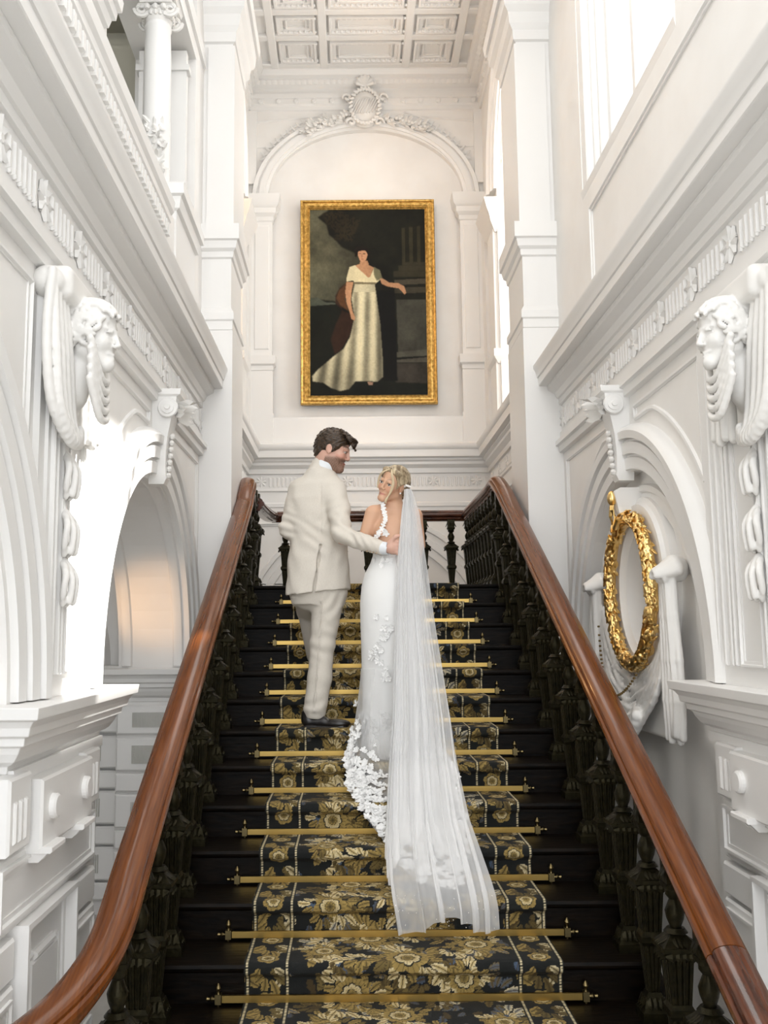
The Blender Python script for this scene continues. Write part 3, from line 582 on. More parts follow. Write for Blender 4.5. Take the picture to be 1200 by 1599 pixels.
def path(P, r0, r1, k):
    P = bez([tuple(p) for p in P], 5); n = len(P) - 1
    for i in range(n): S.cap(P[i], P[i + 1], r0 + (r1 - r0) * i / n, r0 + (r1 - r0) * (i + 1) / n, k)
for j in range(8):       # near drape gathers from the scroll round to the centre
    f = j / 7; q2 = .022 * (j % 2); path([(-1.20, cx - .25 + .11 * f, 2.635), (-1.205 + q2, cx - .27 + .17 * f, 2.42), (-1.195 + q2, cx - .235 + .17 * f, 2.20 - .03 * f), (-1.165 + q2 * .5, cx - .12 + .06 * f, 2.085 + .02 * f), (-1.16, cx - .02, 2.09 + .05 * f)], .0155, .017, .004)
for j in range(6):       # far drape
    q2 = .020 * (j % 2); path([(-1.20 + q2, cx + .14 + .022 * j, 2.62), (-1.205 + q2, cx + .15 + .022 * j, 2.40), (-1.20 + q2, cx + .14 + .024 * j, 2.13 + .012 * (j % 3))], .015, .017, .004)
for j in range(5):       # folds crossing under the chin
    path([(-1.10, cx - .13, 2.44 - .035 * j), (-1.085, cx - .05, 2.33 - .036 * j), (-1.085, cx + .04, 2.33 - .034 * j), (-1.12, cx + .13, 2.42 - .034 * j)], .013, .013, .004)
for z0 in (2.055, 1.855, 1.655 + .03):     # bell-flower husks
    for s_ in (-1, 1):
        path([(-1.21, cx + s_ * .004, z0), (-1.185, cx + s_ * .046, z0 - .045), (-1.19, cx + s_ * .050, z0 - .10), (-1.20, cx + s_ * .022, z0 - .15)], .012, .009, .005)
        path([(-1.205, cx, z0), (-1.172, cx + s_ * .018, z0 - .06), (-1.178, cx + s_ * .016, z0 - .14)], .012, .012, .004)
    S.cap((-1.215, cx, z0 + .05), (-1.21, cx, z0), .007, .008, .004)
S.disp(lambda X, Y, Z: .0012 * np.sin(Y * 300) * (Z < 2.16) + 0 * X)
V, F_ = S.mesh()
t = raw('carved_head_bracket', V, F_, CARVE, None, True); tag(t, 'carved plaster woman head with drapery on the sunlit arcade pier', 'carved bracket', 'carved head brackets')
V2 = V * np.array([-1, 1, 1]) + np.array([0, .03, 0]); t = raw('carved_head_bracket', V2, F_[:, ::-1].copy(), CARVE, None, True); tag(t, 'carved plaster woman head with drapery on the pier beside the gilt wreath arch', 'carved bracket', 'carved head brackets')

# cartouche crest above the painting
t = empty('crest_cartouche', (0, 11.15, 7.62), 'carved plaster crest with striped oval shield crowning the niche arch', 'crest')
S = SDF((-.36, 10.94, 7.52), (.36, 11.24, 8.30), .008)
S.ell((0, 11.15, 7.87), (.20, .07, .26), None, .02); S.ell((0, 11.07, 7.86), (.115, .05, .15), None, .01, cut=True); S.ell((0, 11.12, 7.86), (.12, .05, .15), None, .01)
for k in range(26):
    a = 2 * PI * k / 26; p = np.array([.17 * math.cos(a), 11.08, 7.86 + .22 * math.sin(a)]); S.cap(p, p + np.array([.035 * math.cos(a + .8), -.01, .035 * math.sin(a + .8)]), .022, .012, .006)
for s_ in (-1, 1):
    for k in range(12):
        a = k * .5; r = .06 * (1 - k / 15); S.cap((s_ * (.22 + r * math.cos(a)), 11.10, 7.98 + r * math.sin(a)), (s_ * (.22 + r * math.cos(a + .5)), 11.10, 7.98 + r * math.sin(a + .5)), .018, .016, .004)
        S.cap((s_ * (.17 + r * math.cos(a)), 11.10, 7.66 + r * math.sin(a)), (s_ * (.17 + r * math.cos(a + .5)), 11.10, 7.66 + r * math.sin(a + .5)), .018, .016, .004)
for k in range(7):
    a = PI * (k + .5) / 7; S.cap((0, 11.08, 8.12), (.10 * math.cos(a), 11.06, 8.12 + .12 * math.sin(a)), .014, .026, .008)
S.build('scrollwork', CARVE, t)
b = MB()
for k in range(-5, 6):
    u = k * .032; z = 7.86; h = math.sqrt(max(0, 1 - (abs(u) / .2) ** 2)) * .10
    b.tube([(u - h * .5, 11.065 + .02 * abs(k) / 5, z - h), (u + h * .5, 11.065 + .02 * abs(k) / 5, z + h)], .007, 6)
part(b.build('shield_stripes', CARVE), t)
for s_ in (-1, 1):
    b = MB()
    for k in range(44):
        f = k / 44; a = PI / 2 - s_ * (.14 + .46 * f); r = 1.30 + random.uniform(-.05, .05); c = (r * math.cos(a), 11.14, 6.72 + .79 * r * math.sin(a)); b.leaf(c, (s_ * random.uniform(.3, 1), random.uniform(-.2, .2), random.uniform(-1, .5)), (0, -1, 0), .10, .03, .4)
        if k % 3 == 0: b.dome((c[0], 11.12, c[2]), .026)
    part(b.build('leaf_festoon', CARVE, smooth=True), t)

# gilt wreath with its ribbon and boss
cw = (1.20, 4.96, 1.64)
t = empty('gilt_wreath', cw, 'round gilded leaf wreath with ribbon round the wall niche', 'wreath')
S = SDF((1.13, 4.48, 1.18), (1.28, 5.44, 2.10), .0038)
for k in range(60):
    a = 2 * PI * k / 60; a2 = 2 * PI * (k + 1) / 60; S.cap((1.222, 4.96 + .365 * math.cos(a), 1.64 + .375 * math.sin(a)), (1.222, 4.96 + .365 * math.cos(a2), 1.64 + .375 * math.sin(a2)), .026, .026, .003)
r_ = random.Random(5)
for k in range(900):
    a = r_.uniform(0, 2 * PI); ph = r_.uniform(-.5, PI + .5); rr = .029; c = np.array([1.222 - rr * math.sin(ph), 4.96 + (.365 + rr * math.cos(ph)) * math.cos(a), 1.64 + (.375 + rr * math.cos(ph)) * math.sin(a)])
    o_ = np.array([-math.sin(ph), math.cos(ph) * math.cos(a), math.cos(ph) * math.sin(a)]); tg = np.array([0, -math.sin(a), math.cos(a)]) * (1 if math.cos(a) < 0 else -1) * r_.choice((1, 1, 1, -1)); tg = tg + .7 * np.cross(o_, tg) * r_.uniform(-1, 1) + .25 * o_; tg /= np.linalg.norm(tg)
    if k % 9 == 0: S.ell(c, (.010, .010, .010), None, .002)
    else:
        wd = np.cross(o_, tg); wd /= np.linalg.norm(wd); Rl = np.stack([tg, wd, np.cross(tg, wd)], 1); S.ell(c + tg * .012 + o_ * .003, (.021, .0105, .0050), Rl, .0015)
S.build('leaf_ring', GOLD, t)
b = MB(); b.tube([(1.17, 5.04, 2.11), (1.17, 5.05, 2.07), (1.185, 5.05, 2.03), (1.175, 5.02, 1.98), (1.16, 4.97, 1.96), (1.165, 4.92, 2.0)], .013, 8, .6); b.tube([(1.175, 5.08, 2.09), (1.175, 5.10, 2.04), (1.18, 5.08, 1.99), (1.17, 5.05, 1.95)], .010, 8, .6); part(b.build('ribbon', GOLD, smooth=True), t)
b = MB(); b.dome((1.17, 5.04, 2.13), .032, .8, 1, 1.25, 14, 8); part(b.build('boss', GOLD, smooth=True), t)
b = MB(MR); b.rings([[(5.04 - a, v, -.07), (5.04 - a, v, w_), (5.04 + a, v, w_), (5.04 + a, v, -.07)] for v, a, w_ in ((2.0, .03, .05), (2.08, .035, .07), (2.16, .05, .09), (2.18, .055, .06))]); struct(b.build('trim_21', TR))
# carved shell and drapery below the wreath
t = empty('carved_drapery', (1.26, 5.0, .95), 'white carved shell and hanging drapery below the gilt wreath', 'carving')
S = SDF((1.02, 4.20, .80), (1.36, 6.0, 1.86), .009)
for y, sg in ((4.38, -1), (5.68, 1)):
    for j in range(9):
        a = PI * j / 8; S.cap((1.25, y + .075 * math.cos(a), 1.70 + .045 * math.sin(a)), (1.165, y + .035 * math.cos(a), 1.675 + .03 * math.sin(a)), .026, .012, .006)
    S.cap((1.26, y, 1.71), (1.20, y, 1.68), .065, .03, .02); S.cap((1.20, y - .05, 1.66), (1.20, y + .05, 1.66), .012, .012, .004)
    for j in range(8):
        f = (j - 3.5); pr = None
        for zz in (1.66, 1.5, 1.3, 1.12, .96 + .018 * math.sin(j * 2.3)):
            wd = (.012, .016, .021, .024, .018)[(1.66, 1.5, 1.3, 1.12).index(zz) if zz in (1.66, 1.5, 1.3, 1.12) else 4]; p = np.array([1.235 - .022 * (j % 2), y + sg * .01 * (1.66 - zz) * 3 + f * wd + .006 * math.sin(zz * 14 + j), zz])
            if pr is not None: S.cap(pr, p, .016, .017, .007)
            pr = p
S.box((1.262, 5.08, 1.06), (.02, .56, .13), None, .02, .01)
for j in range(14):           # hanging folds between the two knots
    pr = None; f = j / 13
    for i in range(29):
        tt = i / 28; sag = math.sin(PI * tt) ** (.62 - .28 * f); p = np.array([1.262 - (.012 + .075 * f) * sag - .008 * (j % 2), 4.46 + tt * 1.16, 1.56 - .05 * f - (.36 + .25 * f) * sag + .010 * math.sin(tt * 21 + j * 1.3)])
        if pr is not None: S.cap(pr, p, .012, .012, .009)
        pr = p
for j in range(13):           # the shell at the bottom
    a = PI * (j + .5) / 13; S.cap((1.235, 5.0, 1.06), (1.165, 5.0 + .27 * math.cos(a), 1.04 - .13 * math.sin(a)), .012, .030, .005)
S.build('shell_and_folds', CARVE, t)
b = MB()
for k in range(46):
    tt = k / 45; yy = 4.56 + tt * 1.04; b.dome((1.215 - .065 * math.sin(PI * tt), yy, 1.46 - .36 * math.sin(PI * tt) ** .75), .008, 1, 1, 1, 6, 4)
part(b.build('bead_chain', BEAD, smooth=True), t)['kind'] = 'stuff'

# ================================================================ the staircase
ORD = ['bottom', 'second', 'third', 'fourth', 'fifth', 'sixth', 'seventh', 'eighth', 'ninth', 'tenth', 'eleventh', 'twelfth', 'thirteenth', 'fourteenth', 'fifteenth']
def front(i): return Y0 + RUN * i
st = empty('staircase', (SC, 3.0, -.3), 'straight dark oak staircase rising to a landing between the arcades', 'staircase')
for i in range(-1, 13):
    z = RISE * i; y = front(i); last = i == 12; yb = y + RUN + .02 if not last else 9.32; hw = .985
    b = MB(); c = .008; R = []
    for yy, zz in ((y - .022, z - .030), (y - .03, z - .022), (y - .032, z - .012), (y - .026, z), (yb, z), (yb, z - .035)): R.append((yy, zz))
    b.rings([[(x, yy, zz) for yy, zz in R] for x in (SC - hw, SC + hw)]); part(b.build('tread' if not last else 'landing_floor', WD, smooth=True, ang=30), st)
    b = MB(); b.box((SC - hw + .01, y, z - RISE), (SC + hw - .01, y + .025, z - .02)); b.box((SC - hw + .01, y - .012, z - .045), (SC + hw - .01, y + .01, z - .030)); part(b.build('riser', WD), st)
b = MB()
for s_ in (-1, 1):
    x = SC + s_ * .985; R = []
    P = [(3.30, -.3), (3.30, -.17)] + [(7.3, 1.79), (9.3, 1.79), (9.3, 1.5), (7.6, 1.5), (4.0, -.3)]
    b.rings([[(x + d, y, z) for y, z in P] for d in (-.015, .015)])
part(b.build('stringer', WD), st)
b = MB(); b.box((SC - .98, 9.33, 1.55), (SC + .98, 9.32, 1.79)); part(b.build('landing_fascia', WD), st)

# baluster: base, shaft, leaf collar, neck
def leafring(b, c, z, h, rad, n_side=3, L=.05, drop=-1, out=.35):
    for s in range(4):
        a = s * PI / 2; d = Vector((math.cos(a), math.sin(a), 0)); tdir = Vector((-d.y, d.x, 0))
        for k in range(n_side):
            p = Vector((c[0], c[1], z)) + d * rad + tdir * rad * 1.5 * ((k + .5) / n_side - .5) * 1.1
            b.leaf(p, (d.x * out, d.y * out, drop), d, L * .9, rad * .36, .05, 3)
def make_baluster(H, label):
    t = empty('baluster', (0, 0, 0), label, 'baluster', 'carved oak balusters of the stair'); q = H / .78
    b = MB(); b.frus((0, 0), 0, .035 * q, .052, .052); b.frus((0, 0), .035 * q, .05 * q, .05, .04); b.frus((0, 0), .05 * q, .085 * q, .044, .034); b.frus((0, 0), .085 * q, .10 * q, .03, .024); leafring(b, (0, 0), .085 * q, 0, .036, 3, .045 * q)
    b.build('base', WDC, t, recalc=False)
    b = MB()
    def fl(z0, z1, a0, a1):
        R = []
        for z, a in ((z0, a0), (z1, a1)):
            ring = []
            for s in range(4):
                ca = s * PI / 2
                for u in (-1, -.62, -.62, -.28, -.28, .05, .05, .38, .38, .72, .72): pass
                for k, (u, d) in enumerate(((-1, 1), (-.7, 1), (-.62, .84), (-.42, .84), (-.34, 1), (-.14, 1), (-.08, .84), (.08, .84), (.14, 1), (.34, 1), (.42, .84), (.62, .84), (.7, 1))):
                    x, y = d * a, u * a; ring.append((x * math.cos(ca) - y * math.sin(ca), x * math.sin(ca) + y * math.cos(ca), z))
            R.append(ring)
        b.rings(R)
    fl(.10 * q, .27 * q, .021, .034); b.frus((0, 0), .27 * q, .285 * q, .036, .044); b.frus((0, 0), .285 * q, .305 * q, .044, .044); b.frus((0, 0), .305 * q, .32 * q, .042, .034); fl(.32 * q, .47 * q, .034, .044); b.frus((0, 0), .47 * q, .485 * q, .047, .05)
    b.build('shaft', WDC, t, recalc=False)
    b = MB(); b.frus((0, 0), .485 * q, .50 * q, .052, .064); b.frus((0, 0), .50 * q, .515 * q, .066, .066); b.frus((0, 0), .515 * q, .55 * q, .060, .028); leafring(b, (0, 0), .548 * q, 0, .027, 3, .056 * q, -.75, 1.0); leafring(b, (0, 0), .51 * q, 0, .056, 4, .045 * q, -1, .25)
    b.build('leaf_collar', WDC, t, recalc=False)
    b = MB(); b.lathe([(.022, .55 * q), (.020, .575 * q), (.030, .60 * q), (.034, .625 * q), (.024, .65 * q), (.018, .665 * q), (.030, .68 * q), (.030, .70 * q)], n=16); b.frus((0, 0), .70 * q, .72 * q, .034, .038); b.frus((0, 0), .72 * q, H + .05, .033, .034); leafring(b, (0, 0), .78 * q, 0, .032, 2, .06 * q); b.lathe([(.02, .55 * q), (.042, .555 * q), (.03, .57 * q)], n=12)
    b.build('neck', WDC, t, recalc=False, smooth=True, ang=50); return t
protoA = None
for s_, sn in ((-1, 'left'), (1, 'right')):
    for i in range(-2, 12):
        y = front(i) + .12; x = SC + s_ * .93; lab = 'carved oak baluster, %s side of the stair, %s up from the foot' % (sn, ORD[i + 2])
        if protoA is None: protoA = o = make_baluster(.77, lab); o.location = (x, y, RISE * i)
        else: o = copy_thing(protoA, (x, y, RISE * i), 0, lab)
pb = None
for k, x in enumerate((.754, .487, .22, -.047, -.314, -.581, -.848)):
    lab = 'oak baluster of the back landing rail, %s from its right corner' % (['first', 'second', 'third', 'fourth', 'fifth', 'sixth', 'seventh'][k])
    if pb is None: pb = o = make_baluster(.70, lab); o.location = (x, 9.25, 1.794); o['group'] = 'balusters of the back landing rail'
    else: o = copy_thing(pb, (x, 9.25, 1.794), 0, lab)
for k in range(10):
    copy_thing(pb, (SC + .945, 7.44 + .195 * k, 1.794), 0, 'oak baluster of the landing side rail at the right, %s from the stair head' % ['first', 'second', 'third', 'fourth', 'fifth', 'sixth', 'seventh', 'eighth', 'ninth', 'tenth'][k])['group'] = 'balusters of the landing side rail'
for k in range(2):
    copy_thing(pb, (SC - .945, 7.42 + .2 * k, 1.794), 0, 'dark oak baluster at the left stair head beside the white pier, %s in the row' % ['first', 'second'][k])['group'] = 'balusters at the left stair head'

RPROF = [(.030, -.060), (.036, -.046), (.046, -.042), (.049, -.034), (.046, -.026), (.043, -.022), (.054, -.020), (.063, -.012), (.067, .002), (.064, .014), (.056, .020), (.051, .020), (.053, .028), (.049, .037), (.036, .047), (.018, .053), (0, .055)]; RPROF = RPROF + [(-a, c) for a, c in RPROF[-2::-1]]
def rail(b, P, sc=1.0):
    R = []; up_ = Vector((0, 0, 1)); lastr = None
    for i, p in enumerate(P):
        d = (P[min(i + 1, len(P) - 1)] - P[max(i - 1, 0)]).normalized(); r = d.cross(up_)
        r = r.normalized() if r.length > .02 else lastr
        if lastr is not None and r.dot(lastr) < 0: r = -r
        lastr = r; n = r.cross(d).normalized(); n = n if n.z >= 0 else -n
        R.append([tuple(p + r * a * sc + n * c * sc) for a, c in RPROF])
    b.rings(R)
RZ = lambda y: -1.10 + .507 * y
t = empty('handrail', (SC + .945, 3, .4), 'long polished mahogany stair handrail beside the gilt wreath wall', 'handrail')
x = SC + .945
b = MB(); rail(b, [Vector((x, y, RZ(y))) for y in np.linspace(3.05, 7.0, 30)] + bez([(x, 7.02, RZ(7.02)), (x, 7.18, 2.525), (x, 7.34, 2.575), (x, 7.55, 2.565), (x, 7.8, 2.56)], 6)[0:] + [Vector((x, y, 2.56)) for y in np.linspace(7.85, 9.2, 8)]); part(b.build('rail', RAIL, smooth=True, ang=24), t)
b = MB(); rail(b, [Vector((x, y, RZ(3.05) + (y - 3.05) * .507)) for y in (2.3, 2.6, 3.0, 3.047)]); o = part(b.build('rail_end_section', noise_color(mat('dark_mahogany', (0, 0, 0), .2, Coat_Weight=.6), (.05, .014, .006), (.13, .036, .012), (14, 1.2, 2.2), 5, 8), smooth=True, ang=24), t); o['label'] = 'darker lower section of the rail'
t = empty('handrail', (SC - .945, 3, .4), 'polished mahogany stair handrail that sweeps outward at its foot', 'handrail')
x = SC - .945
b = MB(); low = bez([(-1.50, 2.30, .245), (-1.36, 2.42, .27), (-1.20, 2.60, .31), (-1.07, 2.80, .365), (-1.0, 2.97, .43), (x, 3.16, RZ(3.16)), (x, 3.4, RZ(3.4))], 8)
rail(b, low + [Vector((x, y, RZ(y))) for y in np.linspace(3.5, 6.75, 26)] + bez([(x, 6.80, RZ(6.8)), (x, 6.95, 2.46), (x - .01, 7.10, 2.535), (x - .03, 7.22, 2.56), (x - .09, 7.33, 2.56), (x - .2, 7.38, 2.56)], 6)); part(b.build('rail', RAIL, smooth=True, ang=24), t)
t = empty('landing_rail', (SC, 9.25, 2.56), 'dark polished rail along the back of the landing behind the couple', 'handrail')
b = MB(); rail(b, bez([(SC - .93, 7.5, 2.45), (SC - .93, 7.9, 2.46), (SC - .93, 8.6, 2.50), (SC - .93, 9.16, 2.555)], 6), .95); rail(b, [Vector((xx, 9.25, 2.56)) for xx in np.linspace(SC - .95, SC + .95, 12)], .95); part(b.build('rail', noise_color(mat('dark_rail', (0, 0, 0), .25, Coat_Weight=.5), (.03, .009, .004), (.10, .028, .01), (1.2, 8, 4), 5, 8), smooth=True, ang=24), t)

# ---------------------------------------------------------------- runner carpet, painted as a woven pattern
W_, L_ = 1.25, 2 * (RUN + RISE)
RX = .0030; NW, NL = int(W_ / RX), int(round(L_ / RX)); tile = np.zeros((NL, NW, 3), np.float32); tile[:] = (.0065, .0075, .007)
CREAM, GOLDc, OLIVE, BROWN, BLUE, BLK = [np.array(c, np.float32) for c in ((.70, .60, .37), (.36, .25, .075), (.14, .10, .03), (.055, .036, .012), (.06, .09, .14), (.007, .008, .007))]
prn = random.Random(11)
def stamp(cx, cy, R, fn, wrap=True):
    i0, i1 = int((cy - R) / RX), int((cy + R) / RX) + 1; j0, j1 = max(0, int((cx - R) / RX)), min(NW, int((cx + R) / RX) + 1)
    ii = np.arange(i0, i1); jj = np.arange(j0, j1)
    if len(jj) == 0: return
    X = jj[None, :] * RX - cx; Y = ii[:, None] * RX - cy; rows = ii % NL; blk = tile[np.ix_(rows, jj)]; blk = fn(X + 0 * Y, Y + 0 * X, blk); tile[np.ix_(rows, jj)] = blk
def flower(cx, cy, R, n=7, c0=CREAM, c1=GOLDc, ph=0):
    def f(X, Y, B):
        r = np.hypot(X, Y) / R; a = np.arctan2(Y, X) + ph
        for s, (cc, dk) in enumerate(((c1, OLIVE), (c0, c1), (c1, OLIVE))):
            sc_ = (1, .68, .34)[s]; e = sc_ * (.78 + .22 * np.abs(np.cos(n * a / 2 + s * .9)) ** .6); m_ = r < e; edge = (r > e * .88) & m_
            g = np.clip((r / e - .3) * 1.3, 0, 1)[..., None]; col = dk * (1 - g) + cc * g; vein = (np.abs(np.sin(n * a * 1.5 + s)) < .22)[..., None]; col = np.where(vein, col * .45, col)
            B = np.where(m_[..., None], col, B); B = np.where(edge[..., None] & (s > 0), BLK, B)
        return B
    stamp(cx, cy, R * 1.05, f)
def leafs(cx, cy, L, Wd, ang, c0, c1, lob=5):
    def f(X, Y, B):
        ca, sa = math.cos(ang), math.sin(ang); u = (X * ca + Y * sa) / L; v = (-X * sa + Y * ca) / Wd; v = v - .35 * np.sin(u * 2.6) * (L / Wd) * .3
        e = np.sin(np.clip(u, 0, 1) * PI) ** .7 * (.62 + .38 * np.abs(np.cos(lob * PI * (u - .25 * np.abs(v))))); m_ = (u > 0) & (u < 1) & (np.abs(v) < e)
        g = np.clip(np.abs(v) / np.maximum(e, .01), 0, 1)[..., None]; col = c1 * (1 - g) + c0 * g; col = np.where((np.abs(v) < .09)[..., None], BROWN, col); return np.where(m_[..., None], col, B)
    stamp(cx + math.cos(ang) * L / 2, cy + math.sin(ang) * L / 2, L * .75, f)
def acanthus(cx, cy, ang, s, col=(CREAM, GOLDc)):
    for k, (da, l) in enumerate(((0, 1), (.55, .8), (-.55, .8), (1.1, .6), (-1.1, .6), (1.7, .4), (-1.7, .4))): leafs(cx, cy, .13 * s * l, .028 * s, ang + da, col[0] if k % 2 == 0 else col[1], col[1] if k % 2 == 0 else OLIVE, 4)
prn.seed(4)
for k in range(190):
    leafs(prn.uniform(.18, 1.07), prn.uniform(0, L_), prn.uniform(.045, .085), .017, prn.uniform(0, 6.28), prn.choice((OLIVE, BROWN, BLUE, GOLDc)), prn.choice((BROWN, BLUE)), 4)
for k in range(42):
    acanthus(prn.uniform(.22, 1.03), (k + .5) * L_ / 42 + prn.uniform(-.02, .02), prn.uniform(0, 6.28), prn.uniform(.5, .72), prn.choice(((CREAM, GOLDc), (GOLDc, OLIVE), (OLIVE, BROWN), (CREAM, BLUE))))
for cx, cy, R in ((.42, .10, .085), (.86, .16, .075), (.64, .29, .105), (.31, .38, .07), (.93, .45, .09), (.50, .54, .09), (.74, .66, .075), (.33, .72, .085), (.98, .76, .07), (.60, .83, .08)):
    R = R * .82
    for q in range(5): acanthus(cx + R * .7 * math.cos(q * 1.257 + cx * 9), cy + R * .7 * math.sin(q * 1.257 + cx * 9), q * 1.257 + cx * 9, R * 7.5, (GOLDc, OLIVE) if q % 2 else (CREAM, GOLDc))
    flower(cx, cy, R, prn.choice((7, 8, 9)), ph=prn.uniform(0, 3))
j = lambda x: int(x / RX)
for a, b_ in ((0, .172), (1.078, 1.25)): tile[:, j(a):j(b_)] = BLK
for cx in (.09, 1.16):
    for cy in np.arange(.07, L_ - .05, L_ / 4):
        flower(cx, cy, .046, 6, ph=cy)
        for q, aa in enumerate((.7, 2.4, -.8, -2.3)): leafs(cx, cy + .035 * (1 if q < 2 else -1), .085, .02, aa, (CREAM, GOLDc)[q % 2], OLIVE, 4)
        acanthus(cx, cy + .13, -1.57 + .5 * math.sin(cy * 9), .62, (OLIVE, BROWN) if cx > 1 else (GOLDc, OLIVE))
rows = np.arange(NL)
for cx in (.014, .170, 1.080, 1.236):
    dots = ((rows * RX / .011) % 1 > .28)
    for d in range(-1, 2): tile[dots, min(max(j(cx) + d, 0), NW - 1)] = CREAM * (1 if d == 0 else .8)
    for d in (-3, -2, 2, 3): tile[:, min(max(j(cx) + d, 0), NW - 1)] = BLK
path = []; ln = []
CT = .012
def addp(y, z):
    if path: ln.append(ln[-1] + math.hypot(y - path[-1][0], z - path[-1][1]))
    else: ln.append(0)
    path.append((y, z))
for i in range(-1, 13):
    y = front(i); z = RISE * i; nz = y - .032
    addp(y - CT, z - RISE + CT); addp(y - CT, z - .05); addp(nz - CT, z - .03); addp(nz - CT, z - .008); addp(nz - .004, z + CT * .8); addp(nz + .012, z + CT)
    addp((y + RUN - CT) if i < 12 else 9.2, z + CT)
pa = np.array(path); tot = ln[-1]; NS = int(tot / RX); s = np.linspace(0, tot, NS); py = np.interp(s, ln, pa[:, 0]); pz = np.interp(s, ln, pa[:, 1])
py = np.convolve(np.pad(py, 2, 'edge'), np.ones(5) / 5, 'valid'); pz = np.convolve(np.pad(pz, 2, 'edge'), np.ones(5) / 5, 'valid')
keep = s < (ln[-2] + 1.0); s, py, pz = s[keep], py[keep], pz[keep]; NS = len(s)
xs = SC + .01 - W_ / 2 + RX * np.arange(NW); V = np.stack([np.tile(xs, NS), np.repeat(py, NW), np.repeat(pz, NW)], 1)
col = tile[(s / RX).astype(int) % NL].reshape(-1, 3)
I = np.arange(NS - 1)[:, None] * NW + np.arange(NW - 1)[None, :]; F_ = np.stack([I, I + 1, I + NW + 1, I + NW], -1).reshape(-1, 4)
o = raw('stair_runner', V, F_, CARPET, None, False, col); tag(o, 'patterned stair runner with gold and cream flowers on black between dotted borders', 'carpet')
b = MB()
for s_ in (-1, 1): pass
# stair rods
t0 = None
for i in range(0, 12):
    y = front(i + 1) - .03; z = RISE * i + .026; n_ = ORD[i]
    lab = 'brass stair rod holding the runner, %s' % ('lowest on the stair' if i == 0 else 'topmost below the landing' if i == 11 else '%s up from the foot' % n_)
    if t0 is None:
        t0 = empty('stair_rod', (0, y, z), lab, 'stair rod', 'brass stair rods')
        b = MB(); b.box((SC - .70, -.006, -.013), (SC + .70, .006, .013)); b.build('rod', BR, t0)
        for s_ in (-1, 1):
            b = MB(); x = SC + s_ * .715; b.box((x - .012, -.012, -.018), (x + .012, .02, .018)); b.lathe([(.006, -.05), (.011, -.045), (.006, -.036), (.006, -.02), (.009, -.014), (.009, .014), (.006, .02), (.006, .03), (.012, .04), (.008, .05), (.002, .058)], (x, 0, 0), 12)
            b.lathe([(.004, -.012), (.006, .01), (.006, .018), (.011, .026), (.006, .034), (.008, .044), (.002, .05)] if s_ > 0 else [(.002, -.05), (.008, -.044), (.006, -.034), (.011, -.026), (.006, -.018), (.004, .012)], (x, 0, 0), 12, 'x')
            b.build('bracket', BRD, t0, smooth=True)
    else: copy_thing(t0, (0, y, z), None, lab)

# ---------------------------------------------------------------- the portrait and its frame
PT = empty('framed_portrait', (.015, 11.2, 4.13), 'large gilt-framed full-length portrait of a lady in white on the back wall', 'painting')
x0, x1, z0, z1 = -.80, .83, 4.13, 6.68; bw = .115
fpf = [(0, 0), (0, .055), (.012, .07), (.028, .062), (.034, .045), (.042, .045), (.05, .058), (.075, .062), (.088, .05), (.094, .052), (.10, .045), (.115, .03), (.115, 0)]
b = MB(lambda u, v, w_: (u, 11.2 - w_, v)); R = []
for cu, cv, su, sv in ((x0, z0, 1, 1), (x1, z0, -1, 1), (x1, z1, -1, -1), (x0, z1, 1, -1), (x0, z0, 1, 1)): R.append([(cu + su * d, cv + sv * d, w_ + .0) for d, w_ in fpf])
b.rings(R, cap=False)
def run(u0, v0, u1, v1):
    L = math.hypot(u1 - u0, v1 - v0); n = int(L / .036)
    for k in range(n):
        tt = (k + .5) / n; c = (u0 + (u1 - u0) * tt, v0 + (v1 - v0) * tt, .058); dx, dv = (u1 - u0) / L, (v1 - v0) / L
        b.leaf(c, (dx * .7 - dv * (.7 if k % 2 else -.7), dv * .7 + dx * (.7 if k % 2 else -.7), 0), (0, 0, 1), .034, .012, .25, 2)
m_ = .063
for a in ((x0 + m_, z0 + m_, x1 - m_, z0 + m_), (x0 + m_, z1 - m_, x1 - m_, z1 - m_), (x0 + m_, z0 + m_, x0 + m_, z1 - m_), (x1 - m_, z0 + m_, x1 - m_, z1 - m_)): run(*a)
part(b.build('frame', GILTF), PT)
HH, WW = 400, 250; IMG = np.zeros((HH, WW, 3), np.float32)
gx = (np.arange(WW) + .5)[None, :] / WW + np.zeros((HH, 1)); gy = (np.arange(HH) + .5)[:, None] / HH + np.zeros((1, WW))      # gy down from the top
def vnoise(fx, fy, seed):
    r = np.random.default_rng(seed).random((int(fy) + 2, int(fx) + 2)); X = gx * fx; Y = gy * fy; i = X.astype(int); j_ = Y.astype(int); a = X - i; c = Y - j_; a = a * a * (3 - 2 * a); c = c * c * (3 - 2 * c)
    return (r[j_, i] * (1 - a) + r[j_, i + 1] * a) * (1 - c) + (r[j_ + 1, i] * (1 - a) + r[j_ + 1, i + 1] * a) * c
NZ = .5 * vnoise(6, 9, 1) + .3 * vnoise(14, 22, 2) + .2 * vnoise(40, 60, 3); FN = vnoise(90, 140, 5)
def blur(m, k):
    for _ in range(k):
        p = np.pad(m, 1, 'edge'); m = (p[:-2, 1:-1] + p[2:, 1:-1] + p[1:-1, :-2] + p[1:-1, 2:] + 2 * p[1:-1, 1:-1]) / 6
    return m
def poly(pts, soft=1):       # points measured on the canvas in a 905 x 1450 grid
    P = [(x / 905, y / 1450) for x, y in pts]; ins = np.zeros((HH, WW), bool)
    for i in range(len(P)):
        (xa, ya), (xb, yb) = P[i], P[i - 1]; c = ((ya > gy) != (yb > gy)) & (gx < (xb - xa) * (gy - ya) / (yb - ya + 1e-9) + xa); ins ^= c
    return blur(ins.astype(np.float32), soft)
